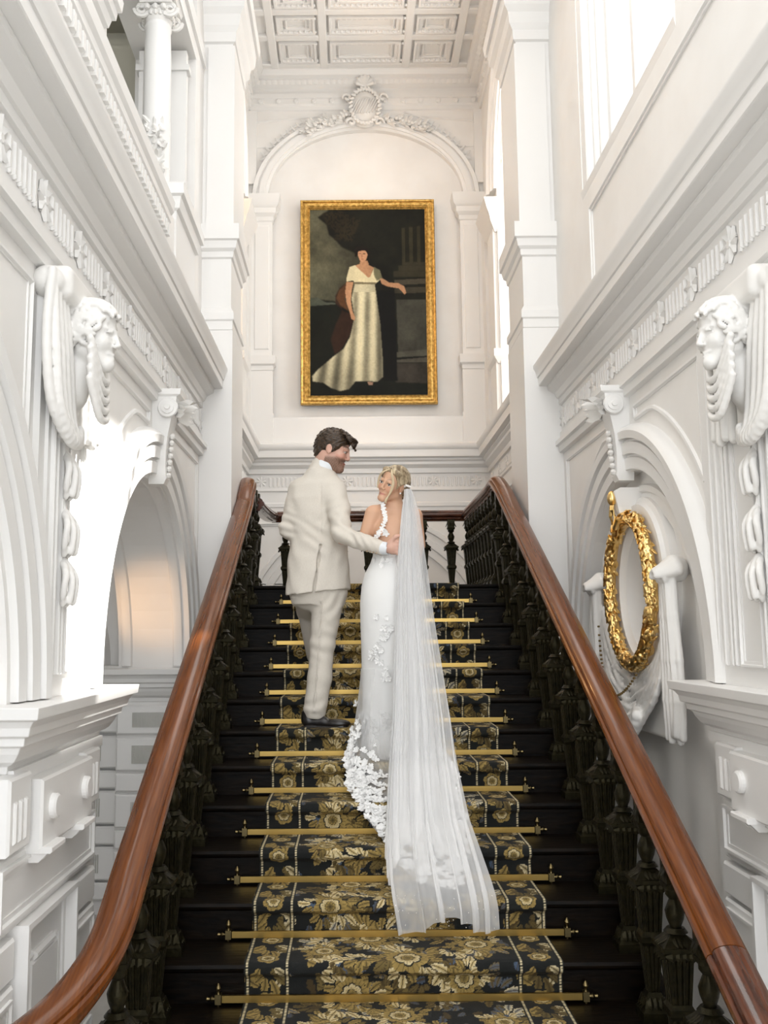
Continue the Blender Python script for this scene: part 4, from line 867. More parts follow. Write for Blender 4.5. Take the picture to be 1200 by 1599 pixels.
def paint(mask, color, var=0.0, sh=None):
    global IMG
    c = np.array(color, np.float32)[None, None, :] * (1 + var * (NZ[..., None] - .5)) * (1 if sh is None else sh[..., None]); IMG = IMG * (1 - mask[..., None]) + c * mask[..., None]
sky = np.clip(1.25 - 1.5 * gx - .9 * np.abs(gy - .18), .1, 1); IMG[:] = np.array((.15, .145, .09))[None, None] * (sky * (.5 + NZ))[..., None]
paint(poly([(0, 700), (190, 720), (330, 800), (905, 800), (905, 1450), (0, 1450)], 6), (.012, .014, .009), 1.2)
paint(poly([(150, 0), (60, 60), (130, 120), (150, 200), (200, 240), (250, 300), (360, 350), (420, 420), (470, 900), (905, 900), (905, 0)], 5), (.016, .016, .009), 1.6)
paint(poly([(100, 30), (220, 0), (400, 80), (330, 260), (190, 240), (200, 170), (130, 110)], 4) * (FN > .35), (.035, .026, .012), 1)
paint(poly([(0, 700), (60, 690), (120, 730), (200, 735), (200, 745), (0, 760)], 2), (.10, .11, .08), 1)
for k, (a, c) in enumerate(((720, 880), (690, 895), (650, 905))): paint(poly([(a, 400 + 45 * k), (905, 400 + 45 * k), (905, 445 + 45 * k), (a, 445 + 45 * k)], 2), (.055, .048, .026), .8)
paint(poly([(715, 150), (905, 130), (905, 420), (720, 420)], 4), (.045, .04, .02), .9, .5 + .8 * (np.sin(gx * 95) > .2))
paint(poly([(660, 560), (905, 550), (905, 590), (660, 600)], 1), (.10, .085, .055), .8); paint(poly([(660, 620), (905, 615), (905, 660), (655, 665)], 1), (.075, .065, .04), .8)
paint(poly([(672, 715), (905, 715), (905, 1120), (680, 1120)], 2), (.085, .083, .062), 1.1); paint(poly([(665, 1120), (905, 1100), (905, 1150), (665, 1160)], 2), (.13, .125, .095), .8)
paint(poly([(655, 1180), (905, 1160), (905, 1200), (655, 1200)], 1), (.12, .11, .085), .8); paint(poly([(655, 1205), (905, 1205), (905, 1360), (655, 1350)], 3), (.06, .052, .04), 1.4)
paint(poly([(520, 640), (660, 650), (672, 1340), (560, 1340)], 3), (.006, .006, .005), .5)
paint(poly([(290, 575), (230, 620), (200, 680), (200, 740), (260, 800), (320, 820), (345, 900), (300, 1000), (240, 1100), (190, 1130), (160, 1020), (200, 900), (240, 820)], 3), (.05, .022, .012), .9); paint(poly([(290, 575), (225, 640), (205, 700), (240, 760), (300, 800), (270, 700), (295, 620)], 3), (.14, .062, .025), .8)
dr = poly([(350, 585), (505, 590), (520, 700), (545, 900), (562, 1200), (560, 1310), (520, 1345), (420, 1340), (350, 1340), (300, 1400), (230, 1415), (160, 1390), (100, 1350), (20, 1340), (15, 1300), (60, 1250), (180, 1150), (260, 1090), (310, 1000), (345, 850), (325, 700)], 2)
fold = .62 + .28 * np.sin((gx - .45) * (38 - 14 * gy) * 2 + gy * 4) * (gy > .45) + .25 * (NZ - .5) + .25 * np.clip(1 - np.abs(gx - .44) * 7, 0, 1); fold *= np.where(gy > .62, np.clip(1.25 - np.abs(gy - .55) * 1.1, .5, 1), 1)
paint(dr, (.62, .57, .38), 0, np.clip(fold, .12, 1.1))
paint(poly([(310, 455), (355, 440), (460, 520), (470, 530), (500, 460), (545, 490), (560, 545), (515, 585), (425, 590), (345, 575), (340, 560), (285, 570), (285, 545)], 1), (.60, .54, .34), .5); paint(poly([(500, 455), (545, 480), (565, 545), (520, 565), (500, 520)], 2), (.22, .21, .12), .5); paint(poly([(345, 572), (515, 578), (515, 590), (345, 590)], 1), (.25, .21, .12))
SKc = (.50, .27, .145)
paint(poly([(355, 445), (390, 430), (395, 405), (455, 405), (460, 440), (500, 460), (470, 535), (455, 540)], 1), SKc, .4); paint(poly([(285, 570), (340, 575), (325, 640), (318, 720), (330, 800), (352, 850), (345, 875), (320, 860), (312, 820), (285, 740), (275, 650)], 1), SKc, .4); paint(poly([(545, 550), (565, 545), (620, 580), (690, 585), (735, 610), (750, 660), (738, 675), (715, 650), (690, 625), (610, 612), (560, 590)], 1), SKc, .3)
paint(poly([(350, 370), (352, 320), (390, 295), (440, 300), (470, 340), (470, 400), (455, 420), (440, 330), (380, 330), (365, 380)], 1), (.02, .012, .007)); paint(poly([(378, 330), (440, 325), (452, 360), (440, 400), (415, 418), (392, 405), (378, 370)], 1), (.56, .30, .17), .2)
for px_, py_ in ((393, 350), (424, 352)): paint(poly([(px_ - 9, py_ - 3), (px_ + 9, py_ - 3), (px_ + 9, py_ + 3), (px_ - 9, py_ + 3)], 1) * .9, (.05, .025, .015))
paint(poly([(404, 352), (412, 352), (414, 380), (403, 380)], 1) * .5, (.30, .13, .07)); paint(poly([(400, 390), (422, 390), (420, 396), (402, 396)], 1) * .9, (.35, .07, .045)); paint(poly([(350, 340), (360, 300), (420, 285), (465, 320), (450, 345), (430, 322), (390, 325), (372, 345)], 1), (.018, .012, .008)); paint(poly([(440, 1345), (485, 1348), (480, 1372), (450, 1372)], 1), (.40, .25, .17))
IMG = np.clip(IMG * (.92 + .16 * FN[..., None]), 0, 1); IMG = IMG * np.clip(.42 + 1.3 * IMG.mean(2, keepdims=True), .42, 1)
cx = np.linspace(x0 + bw, x1 - bw, WW); cz = np.linspace(z1 - bw, z0 + bw, HH); V = np.stack([np.tile(cx, HH), np.full(HH * WW, 11.175), np.repeat(cz, WW)], 1)
I = np.arange(HH - 1)[:, None] * WW + np.arange(WW - 1)[None, :]; o = raw('canvas', V, np.stack([I, I + WW, I + WW + 1, I + 1], -1).reshape(-1, 4), CANVAS, None, False, IMG.reshape(-1, 3)); part(o, PT)
b = MB(); b.box((x0 + .01, 11.18, z0 + .01), (x1 - .01, 11.2, z1 - .01)); part(b.build('backing_board', WD), PT)

# ================================================================ the couple
def head_cols(V, c, R, sc_, base, lips, brow, beard=None):
    q = (V - np.array(c)) @ R / sc_; C = np.tile(np.array(base, np.float32), (len(V), 1)); x, y, z = q.T; ay = np.abs(y); near = (np.linalg.norm(q, axis=1) < .16)
    def mixin(m, col, a=1.0):
        mm = (m & near).astype(float)[:, None] * a; C[:] = C * (1 - mm) + np.array(col) * mm
    mixin((x > .04) & (np.hypot(ay - .04, z + .03) < .022), (base[0] * 1.0, base[1] * .80, base[2] * .78), .6)
    if beard is not None:
        j = np.clip((-.030 - z - np.clip(.05 - x, 0, 1) * .30) / .016, 0, 1) * (x > -.015) * near * (z > -.135)
        j = np.maximum(j, ((z < -.048) & (z > -.062) & (x > .07) & (ay < .03) & near) * 1.0); j *= np.clip(1.3 - .0 * z, 0, 1); n_ = .78 + .22 * np.sin(V[:, 0] * 900) * np.sin(V[:, 2] * 700 + V[:, 1] * 800)
        C[:] = C * (1 - (j * n_)[:, None] * .92) + np.array(beard) * (j * n_)[:, None] * .92
        mixin((z < -.058) & (z > -.066) & (x > .08) & (ay < .022), (.25, .06, .04), .8)
    zl = z - (-.0705 + 5 * ay ** 2); fr = np.clip((x - .074) / .008, 0, 1); al = np.exp(-(zl / .0068) ** 4 - (ay / .0215) ** 6) * fr * near * (.9 if beard is None else .45); C[:] = C * (1 - al[:, None]) + np.array(lips) * al[:, None]
    zb = z - (.0285 + .0065 * np.sin(PI * np.clip((ay - .012) / .038, 0, 1))); al = np.exp(-(zb / (.0052 if beard is not None else .0036)) ** 2) * np.clip((ay - .010) / .004, 0, 1) * np.clip((.053 - ay) / .006, 0, 1) * (x > .05) * near * .8; C[:] = C * (1 - al[:, None]) + np.array(brow) * al[:, None]
    mixin((np.abs(z - .004) < .010) & (ay > .016) & (ay < .05) & (x > .07), (base[0] * .62, base[1] * .5, base[2] * .45), .45)
    return C.astype(np.float32)
def eyes(root, P, R, s, gz=(.97, -.06, .06), white=None):
    for y in (-1, 1):
        b = MB(); c = P(.0790, y * .0325, .001); b.dome(tuple(c), .0125 * s, 1, 1, 1, 14, 9); o = part(b.build('eye', white or EYEW, smooth=True), root)
        b = MB(); d = R @ np.array(gz); ci = c + d / np.linalg.norm(d) * .0066 * s; b.dome(tuple(ci), .0072 * s, 1, 1, 1, 12, 7); i = b.build('iris', EYED, smooth=True); i.parent = o; i.matrix_parent_inverse = Matrix.Identity(4); i.matrix_parent_inverse = Matrix.Translation(Vector((0, 0, 0)))
        b = MB(); b.tube([tuple(P(.0945 - .10 * abs(.022 - .0) * k / 4 * 1.2, y * (.020 + .0070 * k), .0050 + .0035 * math.sin(PI * k / 4))) for k in range(5)], .0016 * s, 5); part(b.build('eyelashes', EYED), root)
def hand(S, w, k0, pts, r=.0085, k=.005):     # wrist, knuckle list and finger chains
    for ch in pts:
        for i in range(len(ch) - 1): S.cap(ch[i], ch[i + 1], r * (1.08 - .1 * i), r * (1.0 - .1 * i), k)

# ---- the groom
G = empty('person', (-.40, 5.58, .90), 'man in a cream suit seen from behind, his arm round the bride', 'person')
hc = np.array([-.318, 5.62, 2.518]); hR = rotm(-.16, .34, .04)
S = SDF((-.72, 5.12, .88), (.14, 6.30, 2.70), .0045)
P = head_sdf(S, hc, hR, 1.02, .008)
S.cap((-.345, 5.635, 2.47), (-.385, 5.645, 2.33), .056, .062, .03); S.cap(P(-.03, 0, -.02), (-.38, 5.64, 2.38), .062, .058, .03)
S.loft([(1.66, -.41, 5.64, .12, .09), (1.74, -.41, 5.64, .14, .095), (1.95, -.41, 5.63, .14, .09), (2.15, -.405, 5.63, .155, .10), (2.28, -.40, 5.63, .14, .085), (2.34, -.39, 5.64, .08, .06)], .03)
S.cap((-.54, 5.65, 2.27), (-.580, 5.63, 2.05), .048, .036, .03); S.cap((-.582, 5.63, 2.045), (-.50, 5.84, 2.05), .034, .026, .02)
S.cap((-.30, 5.57, 2.26), (-.262, 5.42, 1.975), .05, .040, .03); S.cap((-.262, 5.42, 1.975), (-.035, 5.275, 1.896), .040, .027, .02)
S.cap((-.36, 5.62, 1.68), (-.385, 5.60, 1.36), .078, .055, .03); S.cap((-.385, 5.60, 1.36), (-.425, 5.56, .97), .05, .036, .02); S.cap((-.43, 5.56, .945), (-.34, 5.54, .925), .026, .018, .01)
S.cap((-.46, 5.64, 1.68), (-.46, 5.92, 1.57), .075, .055, .03); S.cap((-.46, 5.92, 1.57), (-.43, 6.08, 1.25), .05, .035, .02); S.cap((-.43, 6.08, 1.24), (-.43, 6.2, 1.24), .03, .028, .02)
# right hand cupped on her back: palm, four fingers, thumb
S.cap((-.03, 5.272, 1.896), (.005, 5.262, 1.898), .027, .030, .015); S.ell((.022, 5.258, 1.898), (.040, .021, .040), None, .014)
for i, (z0, dz, L) in enumerate(((1.928, .012, 1.0), (1.908, .0, 1.08), (1.887, -.010, 1.0), (1.868, -.018, .82))):
    a = np.array([.038, 5.247, z0]); b_ = a + np.array([.042 * L, .004, dz - .012]); c_ = b_ + np.array([.026 * L, .022, -.008 + dz * .5]); d_ = c_ + np.array([.016 * L, .022, -.008]); S.cap(a, b_, .0115, .0098, .006); S.cap(b_, c_, .0098, .0088, .004); S.cap(c_, d_, .0088, .0075, .004)
S.cap((.0, 5.250, 1.925), (.028, 5.238, 1.955), .014, .011, .010); S.cap((.028, 5.238, 1.955), (.062, 5.246, 1.962), .011, .009, .005)
# left hand held in front
S.ell((-.485, 5.885, 2.05), (.022, .045, .040), None, .012)
for i in range(4): S.cap((-.49, 5.91, 2.075 - .02 * i), (-.45, 5.95, 2.07 - .02 * i), .010, .009, .004); S.cap((-.45, 5.95, 2.07 - .02 * i), (-.42, 5.93, 2.068 - .02 * i), .009, .008, .004)
S.cap((-.47, 5.88, 2.09), (-.44, 5.91, 2.11), .012, .009, .006)
S.build('body', SKIN, G, lambda V: head_cols(V, hc, hR, 1.02, (.66, .40, .31), (.40, .17, .13), (.05, .028, .015), (.085, .042, .02)))
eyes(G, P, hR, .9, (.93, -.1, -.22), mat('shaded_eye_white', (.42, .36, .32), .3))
H = SDF((-.52, 5.44, 2.34), (-.13, 5.80, 2.70), .0035)
H.ell(P(-.010, 0, .034), (.107, .088, .094), hR, .01); H.ell(P(-.068, 0, -.015), (.044, .064, .066), hR, .03)
H.ell(P(.105, 0, -.050), (.085, .14, .105), hR, .008, cut=True); H.ell(P(.03, 0, -.10), (.075, .2, .085), hR, .012, cut=True)
for y in (-1, 1): H.ell(P(.0, y * .092, -.012), (.024, .022, .030), hR, .006, cut=True)
for y in (-1, 1): H.cap(P(.022, y * .076, .02), P(.018, y * .074, -.018), .010, .006, .008)
rr_ = random.Random(9)
for k in range(46):
    y = rr_.uniform(-.07, .07); x = rr_.uniform(.02, .085); a = P(x, y, .118 - 2.6 * (x - .02) ** 2 * 3 - 3 * y * y); b_ = P(x + .035, y + rr_.uniform(-.015, .015), .108 - 2.6 * (x) ** 2 * 3 - 3 * y * y); H.cap(a, b_, .011, .007, .004)
for k in range(15):
    y = -.065 + .0095 * k; x0_ = .092 - 4 * y * y; H.cap(P(x0_ - .01, y, .094), P(x0_ + .024, y + .006, .086), .010, .009, .004); H.cap(P(x0_ + .024, y + .006, .086), P(x0_ + .026, y + .012, .062 - .006 * (k % 3)), .008, .0045, .003)
H.disp(lambda X, Y, Z: .0022 * np.sin(150 * X + 60 * np.sin(30 * Z) + 90 * Z) + .0015 * np.sin(240 * Z - 160 * X + 40 * Y))
H.build('hair', HAIRM, G)
S = SDF((-.74, 5.18, 1.62), (.04, 5.98, 2.50), .006)
S.loft([(1.655, -.408, 5.63, .190, .145), (1.72, -.408, 5.63, .187, .140), (1.85, -.408, 5.63, .178, .128), (1.98, -.405, 5.63, .168, .118), (2.12, -.407, 5.63, .172, .122), (2.22, -.41, 5.63, .172, .12), (2.30, -.405, 5.63, .150, .105), (2.345, -.40, 5.635, .115, .09), (2.385, -.39, 5.64, .085, .078)], .03, p=2.4)
S.cap((-.40, 5.63, 2.36), (-.385, 5.635, 2.415), .078, .066, .03)
S.cap((-.515, 5.645, 2.275), (-.582, 5.62, 2.045), .068, .053, .035); S.cap((-.582, 5.62, 2.045), (-.505, 5.84, 2.05), .052, .042, .02)
S.cap((-.315, 5.58, 2.265), (-.285, 5.51, 2.14), .072, .066, .03); S.cap((-.285, 5.51, 2.14), (-.265, 5.42, 1.99), .064, .056, .02); S.cap((-.265, 5.42, 1.985), (-.055, 5.285, 1.900), .056, .0405, .02)
for (a, b_) in (((-.392, 5.505, 2.31), (-.388, 5.50, 2.20)), ((-.388, 5.50, 2.20), (-.366, 5.50, 2.12)), ((-.366, 5.50, 2.12), (-.345, 5.49, 2.07))): S.cap((a[0], a[1] - .008, a[2]), (b_[0], b_[1] - .008, b_[2]), .013, .011, .004, cut=True)      # armhole
for i in range(7):        # back seam, then the open vent
    z0, z1 = 2.30 - .047 * i, 2.30 - .047 * (i + 1)
    sx = lambda z: -.388 - (.05 * (1.93 - z) / .29 if z < 1.93 else 0)
    yb = lambda z: 5.63 - float(np.interp(z, [1.655, 1.72, 1.85, 1.98, 2.12, 2.22, 2.30], [.145, .14, .128, .118, .122, .12, .105])) 
    S.cap((sx(z0), yb(z0) - .001, z0), (sx(z1), yb(z1) - .001, z1), .0060 if z0 > 1.93 else .0125, .0060 if z0 > 1.93 else .0125, .002, cut=True)
S.box((-.413, 5.485, 1.785), (.0058, .045, .16), rotm(0, .14, 0), .001, .002, cut=True)
def foldf(c, rad, amp, kx, ky, kz, ph=0): 
    S.disp(lambda X, Y, Z: amp * np.exp(-(((X - c[0]) ** 2 + (Y - c[1]) ** 2 + (Z - c[2]) ** 2) / rad ** 2)) * np.sin(kx * X + ky * Y + kz * Z + ph + 1.2 * np.sin(25 * X + 18 * Z)))
foldf((-.27, 5.40, 1.98), .10, .0060, 70, 0, 95); foldf((-.16, 5.32, 1.93), .08, .0040, 130, 0, 60); foldf((-.30, 5.50, 2.12), .07, .0050, -60, 0, 110); foldf((-.60, 5.60, 2.06), .07, .0060, 60, 0, 130); foldf((-.40, 5.50, 1.99), .11, .0040, 45, 0, 75); foldf((-.33, 5.50, 1.88), .12, .0035, 60, 0, -40)
Rw = rotm(math.atan2(-.1355, .22), .38, 0)
S.box((-.012, 5.255, 1.882), (.024, .08, .08), Rw, .001, .002, cut=True)               # clean sleeve end
S.box((-.40, 5.66, 1.64), (.3, .3, .03), rotm(0, -.10, 0), .001, .002, cut=True)
S.disp(lambda X, Y, Z: .0016 * np.sin(38 * Z + 22 * X + 3 * np.sin(30 * Y)) + .0012 * np.sin(70 * X - 40 * Z))
S.build('jacket', SUIT, G)
b = MB()
for k in range(4): c = np.array([-.075 - .017 * k, 5.262 + .011 * k, 1.868 + .0045 * k]); b.dome(tuple(c), .006, 1, .6, 1, 10, 5)
part(b.build('cuff_buttons', mat('horn_button', (.35, .27, .18), .4)), G)
S = SDF((-.66, 5.42, .90), (-.22, 6.22, 1.80), .006)
S.loft([(1.60, -.41, 5.65, .150, .110), (1.66, -.41, 5.64, .168, .120), (1.78, -.41, 5.63, .160, .112)], .02)
S.cap((-.345, 5.62, 1.68), (-.385, 5.60, 1.37), .098, .071, .03); S.cap((-.385, 5.60, 1.37), (-.40, 5.58, 1.18), .070, .068, .02); S.cap((-.40, 5.58, 1.18), (-.428, 5.56, 1.0), .068, .066, .02)
S.cap((-.46, 5.66, 1.66), (-.475, 5.93, 1.58), .10, .078, .03); S.cap((-.475, 5.93, 1.58), (-.435, 6.08, 1.30), .074, .064, .02)
S.box((-.43, 5.56, .89), (.15, .15, .065), rotm(0, .06, 0), .001, .002, cut=True)
foldf((-.36, 5.52, 1.38), .10, .0045, 30, 0, 85); foldf((-.42, 5.50, 1.02), .08, .0045, -20, 0, 95); foldf((-.32, 5.52, 1.60), .11, .0045, -80, 0, 60)
S.cap((-.385, 5.52, 1.62), (-.43, 5.49, 1.0), .004, .004, .012)
S.build('trousers', SUIT, G)
S = SDF((-.52, 5.48, 2.30), (-.24, 5.76, 2.50), .004); S.cap((-.385, 5.635, 2.38), (-.355, 5.628, 2.437), .071, .066, .005); S.cap((-.36, 5.628, 2.43), (-.34, 5.62, 2.53), .056, .07, .004, cut=True); S.cap((-.40, 5.64, 2.30), (-.36, 5.62, 2.60), .05, .05, .004, cut=True); S.build('shirt_collar', SHIRT, G)
S = SDF((-.10, 5.18, 1.80), (.06, 5.36, 1.98), .0035); S.cap((-.06, 5.29, 1.90), (-.018, 5.263, 1.893), .0375, .035, .003); S.box((.017, 5.24, 1.885), (.024, .08, .08), Rw, .001, .002, cut=True); S.cap((-.05, 5.283, 1.9), (.03, 5.235, 1.888), .030, .030, .002, cut=True); S.build('shirt_cuff', SHIRT, G)
for (hx, hy, hz), (tx, ty) in (((-.47, 5.56, .935), (-.245, 5.52)), ((-.43, 6.06, 1.235), (-.43, 6.27))):
    S = SDF((-.6, 5.40, hz - .06), (-.15, 6.4, hz + .09), .005); d = np.array([tx - hx, ty - hy, 0]); L = np.linalg.norm(d); d /= L; hp = np.array([hx, hy, hz]); yaw = math.atan2(d[1], d[0]); Rs = rotm(yaw)
    S.cap(hp + d * .01, hp + d * .09, .036, .034, .02); S.ell(hp + d * (L * .72) - np.array([0, 0, .008]), (.085, .041, .027), Rs, .02); S.cap(hp + [0, 0, .01], hp + [0, 0, .045], .036, .034, .01); S.box(hp + d * (L * .5) - np.array([0, 0, .030]), (L * .52, .038, .007), Rs, .004, .003); S.box(hp + d * .02 - np.array([0, 0, .028]), (.033, .032, .012), Rs, .004, .003)
    S.box(hp - np.array([0, 0, .0635]), (.5, .5, .025), Rs, .001, .002, cut=True); S.build('shoe', LEATHER, G)

# ---- the bride
B = empty('person', (0, 5.34, .76), 'bride in an ivory lace gown and long veil looking back over her shoulder', 'person')
bc = np.array([.026, 5.408, 2.272]); bR = rotm(math.radians(-128), .05, -.42)
S = SDF((-.22, 5.18, .76), (.26, 5.66, 2.42), .0042)
P = head_sdf(S, bc, bR, .86, .008)
S.cap(P(-.03, 0, -.04), (.040, 5.455, 2.11), .046, .043, .02); S.cap((.040, 5.455, 2.13), (.035, 5.45, 2.04), .045, .06, .03)
S.loft([(.80, 0, 5.36, .11, .08), (1.2, 0, 5.37, .12, .09), (1.57, .005, 5.375, .155, .11), (1.69, .01, 5.38, .150, .108), (1.80, .02, 5.395, .118, .085), (1.87, .028, 5.41, .098, .075), (1.96, .03, 5.425, .110, .080), (2.03, .03, 5.435, .118, .078), (2.09, .03, 5.445, .105, .062), (2.125, .035, 5.45, .06, .045)], .02)
S.cap((-.080, 5.435, 2.110), (.0, 5.45, 2.130), .045, .042, .03); S.cap((.145, 5.45, 2.10), (.06, 5.45, 2.12), .044, .040, .03)
S.cap((-.088, 5.43, 2.105), (-.132, 5.44, 1.975), .047, .039, .015); S.cap((-.134, 5.44, 1.975), (-.12, 5.49, 1.93), .038, .034, .01); S.cap((-.12, 5.49, 1.93), (.0, 5.62, 1.91), .032, .025, .01)
S.cap((.152, 5.45, 2.09), (.172, 5.46, 1.93), .044, .037, .015); S.cap((.172, 5.46, 1.93), (.160, 5.52, 1.87), .035, .032, .01); S.cap((.15, 5.52, 1.86), (.07, 5.63, 1.90), .031, .024, .01)
for (hx, hy, sg) in ((.0, 5.62, 1), (.07, 5.63, -1)):
    S.ell((hx + sg * .02, hy, 1.905), (.03, .016, .032), None, .01)
    for i in range(4): S.cap((hx + sg * .03, hy, 1.925 - .014 * i), (hx + sg * .065, hy - .004, 1.92 - .014 * i), .008, .006, .003)
    S.cap((hx + sg * .01, hy, 1.93), (hx + sg * .03, hy, 1.955), .009, .007, .004)
S.cap((.028, 5.325, 2.08), (.028, 5.325, 1.90), .005, .004, .02, cut=True)      # spine
S.cap((-.035, 5.355, 2.06), (-.045, 5.345, 1.98), .012, .006, .03); S.cap((.09, 5.36, 2.06), (.10, 5.35, 1.98), .012, .006, .03)
S.build('body', SKIN, B, lambda V: head_cols(V, bc, bR, .86, (.68, .41, .27), (.60, .23, .19), (.30, .19, .12)))
eyes(B, P, bR, .86, (.96, .22, -.08))
H = SDF((-.16, 5.24, 2.12), (.22, 5.62, 2.44), .0035)
H.ell(P(-.020, 0, .036), (.096, .078, .084), bR, .01); H.ell(P(-.075, 0, -.014), (.056, .064, .058), bR, .03); H.ell(P(-.105, 0, -.055), (.038, .046, .038), bR, .02); H.cap(P(.058, -.045, .092), P(.058, .045, .092), .012, .012, .01)
H.ell(P(.108, 0, -.035), (.072, .115, .108), bR, .008, cut=True); H.ell(P(.02, 0, -.115), (.075, .18, .075), bR, .012, cut=True)
for y in (-1, 1): H.ell(P(.002, y * .084, -.016), (.026, .026, .034), bR, .006, cut=True); H.cap(P(.055, y * .055, .085), P(.02, y * .082, .030), .014, .010, .010)
H.disp(lambda X, Y, Z: .0009 * np.sin(260 * Z + 150 * X - 60 * Y))
H.build('hair', HAIRF, B)
b = MB()
for yy, sg in ((.006, 1), (.018, 1), (.030, 1), (.044, 1), (-.006, -1), (-.018, -1), (-.030, -1)):
    o_ = abs(yy) * .3
    b.tube([tuple(p) for p in bez([P(.072, sg * .004, .100), P(.093, sg * (.030 + o_), .070), P(.088, sg * (.052 + o_), .030), P(.086, sg * (.056 + o_), -.01), P(.082, sg * (.052 + o_ * .5), -.055), P(.088, sg * (.054 - o_), -.10), P(.087, sg * .053, -.118)] if sg > 0 else [P(.072, sg * .004, .100), P(.094, sg * (.034 + o_), .065), P(.075, sg * (.061 + o_), .025), P(.062, sg * (.066 + o_), -.02), P(.064, sg * (.064), -.05)], 6)], [.0034 * math.sin(PI * (.12 + .8 * i / 40)) + .0008 for i in range(6 * (6 if sg > 0 else 4) + 1)], 6)
part(b.build('loose_strands', HAIRL, smooth=True), B)
b = MB(); c = P(.006, .084, -.036); b.dome(tuple(c), .0055, 1, 1, 1, 10, 6); part(b.build('earring', PEARL, smooth=True), B)
NT = 72; TH = [2 * PI * j / NT for j in range(NT)]
BODY = [(1.86, .028, 5.405, .108, .083), (1.82, .020, 5.395, .128, .095), (1.76, .012, 5.385, .152, .113), (1.69, .008, 5.375, .166, .126), (1.60, .005, 5.37, .172, .131), (1.50, .003, 5.368, .170, .128), (1.36, .0, 5.36, .163, .120), (1.25, -.006, 5.36, .156, .116), (1.15, -.010, 5.36, .152, .114)]
def ringp(z, cx, cy, rx, ry, zt=None, f=None):
    out = []
    for th_ in TH:
        k = 1 if f is None else f(th_); out.append(np.array([cx + rx * k * math.cos(th_), cy + ry * k * math.sin(th_), z if zt is None else zt(th_)]))
    return out
ztop = lambda a: 1.865 + .10 * max(0, math.sin(a)) + .085 * abs(math.cos(a)) ** 3
R = [ringp(0, .029, 5.413, .115, .088, ztop), ringp(0, .028, 5.405, .111, .086, lambda a: 1.86 + .03 * abs(math.cos(a)))] + [ringp(*r) for r in BODY[1:]]
for z, rx, ry, cy in ((1.05, .150, .113, 5.355), (.95, .150, .114, 5.345), (.86, .155, .120, 5.335), (.79, .160, .125, 5.335), (.764, .165, .12, 5.34)): R.append(ringp(z, -.008, cy, rx, ry, None, lambda a, z=z: 1 + .035 * math.sin(9 * a + z * 5) * (1.15 - z) / .3))
b = MB(); b.rings([[tuple(p) for p in r] for r in R], cap=False); dress = part(b.build('gown', SATIN, smooth=True, ang=60), B)
for v in dress.data.vertices: pass
# tulle flare and train lying over the steps
gz = lambda y: (y - 3.6677) * .4945
hemP = {0: (.30, 5.18), 30: (.22, 5.42), 60: (.12, 5.52), 90: (0, 5.55), 120: (-.12, 5.52), 150: (-.20, 5.42), 180: (-.238, 5.22), 195: (-.245, 5.05), 210: (-.225, 4.93), 225: (-.17, 4.80), 240: (-.09, 4.62), 250: (-.02, 4.46), 262: (.06, 4.36), 275: (.17, 4.30), 290: (.26, 4.33), 305: (.31, 4.50), 320: (.31, 4.72), 335: (.31, 4.92), 350: (.31, 5.08), 360: (.30, 5.18)}
ha = sorted(hemP); hem = []
for th_ in TH:
    a = math.degrees(th_); x = np.interp(a, ha, [hemP[k][0] for k in ha]); y = np.interp(a, ha, [hemP[k][1] for k in ha]); hem.append(np.array([x, y, max(gz(y), 0) + .015 if y < 5.2 else .762]))
start = ringp(1.24, -.006, 5.36, .160, .120)
def flare(a_i, t):
    p0, p1 = start[a_i % NT], hem[a_i % NT]; tr = max(0, min(1, (5.2 - p1[1]) / .6)); w_ = t ** (1.25 + .35 * tr); z = p0[2] + (p1[2] - p0[2]) * (1 - (1 - t) ** (1.15 + .9 * tr)); p = p0 + (p1 - p0) * w_; p[2] = max(z, (gz(p[1]) + .02) if p[1] < 5.25 else .77)
    fold = .010 * math.sin(a_i * 2 * PI / NT * 16) * t; d = np.array([math.cos(TH[a_i % NT]), math.sin(TH[a_i % NT]), .3]); return p + d * fold
b = MB(); NR = 22; b.rings([[tuple(flare(j, i / NR)) for j in range(NT)] for i in range(NR + 1)], cap=False)
tl = part(b.build('tulle_train', TULLE, smooth=True, ang=80, recalc=False), B); tl['label'] = 'sheer tulle skirt and train'
def lace_flower(b, c, n, s, seed):
    q = random.Random(seed); n = Vector(n).normalized(); a = n.orthogonal().normalized(); c_ = Vector(c) + n * .006; bb = n.cross(a); ph = q.uniform(0, 6); m_ = q.choice((4, 5, 5, 6))
    for k in range(m_):
        g = ph + 2 * PI * k / m_; d = a * math.cos(g) + bb * math.sin(g); sd = n.cross(d); L = s * q.uniform(.8, 1.2); W = L * .38
        V = [c_, c_ + d * L * .35 + sd * W * .8 + n * L * .12, c_ + d * L * .8 + sd * W + n * L * .22, c_ + d * L * 1.08 + n * L * .30, c_ + d * L * .8 - sd * W + n * L * .22, c_ + d * L * .35 - sd * W * .8 + n * L * .12, c_ + d * L * .55 + n * L * .05]
        b.add([tuple(v) for v in V], [(0, 1, 6), (1, 2, 6), (2, 3, 6), (3, 4, 6), (4, 5, 6), (5, 0, 6)])
b = MB(); q = random.Random(21)
def nrm(f, i, t):
    p = f(i, t); u = f(i + 1, t) - p; v = f(i, min(1, t + .02)) - f(i, t - .02); n = np.cross(u, v); n = n / (np.linalg.norm(n) + 1e-9); c = p - np.array([0, 5.3, p[2] - .2]); n = n if n[1] < 0 or n[2] > .3 else -n; return p, n
for k in range(900):
    a = q.uniform(170, 360); t = 1 - abs(q.gauss(0, .22)); t = min(max(t, .12), 1)
    if 225 < a < 345 and q.random() < .15: t = q.uniform(.3, .95)
    i = int(a / 360 * NT) % NT; p, n = nrm(flare, i, t); lace_flower(b, p, n, q.uniform(.012, .024), k)
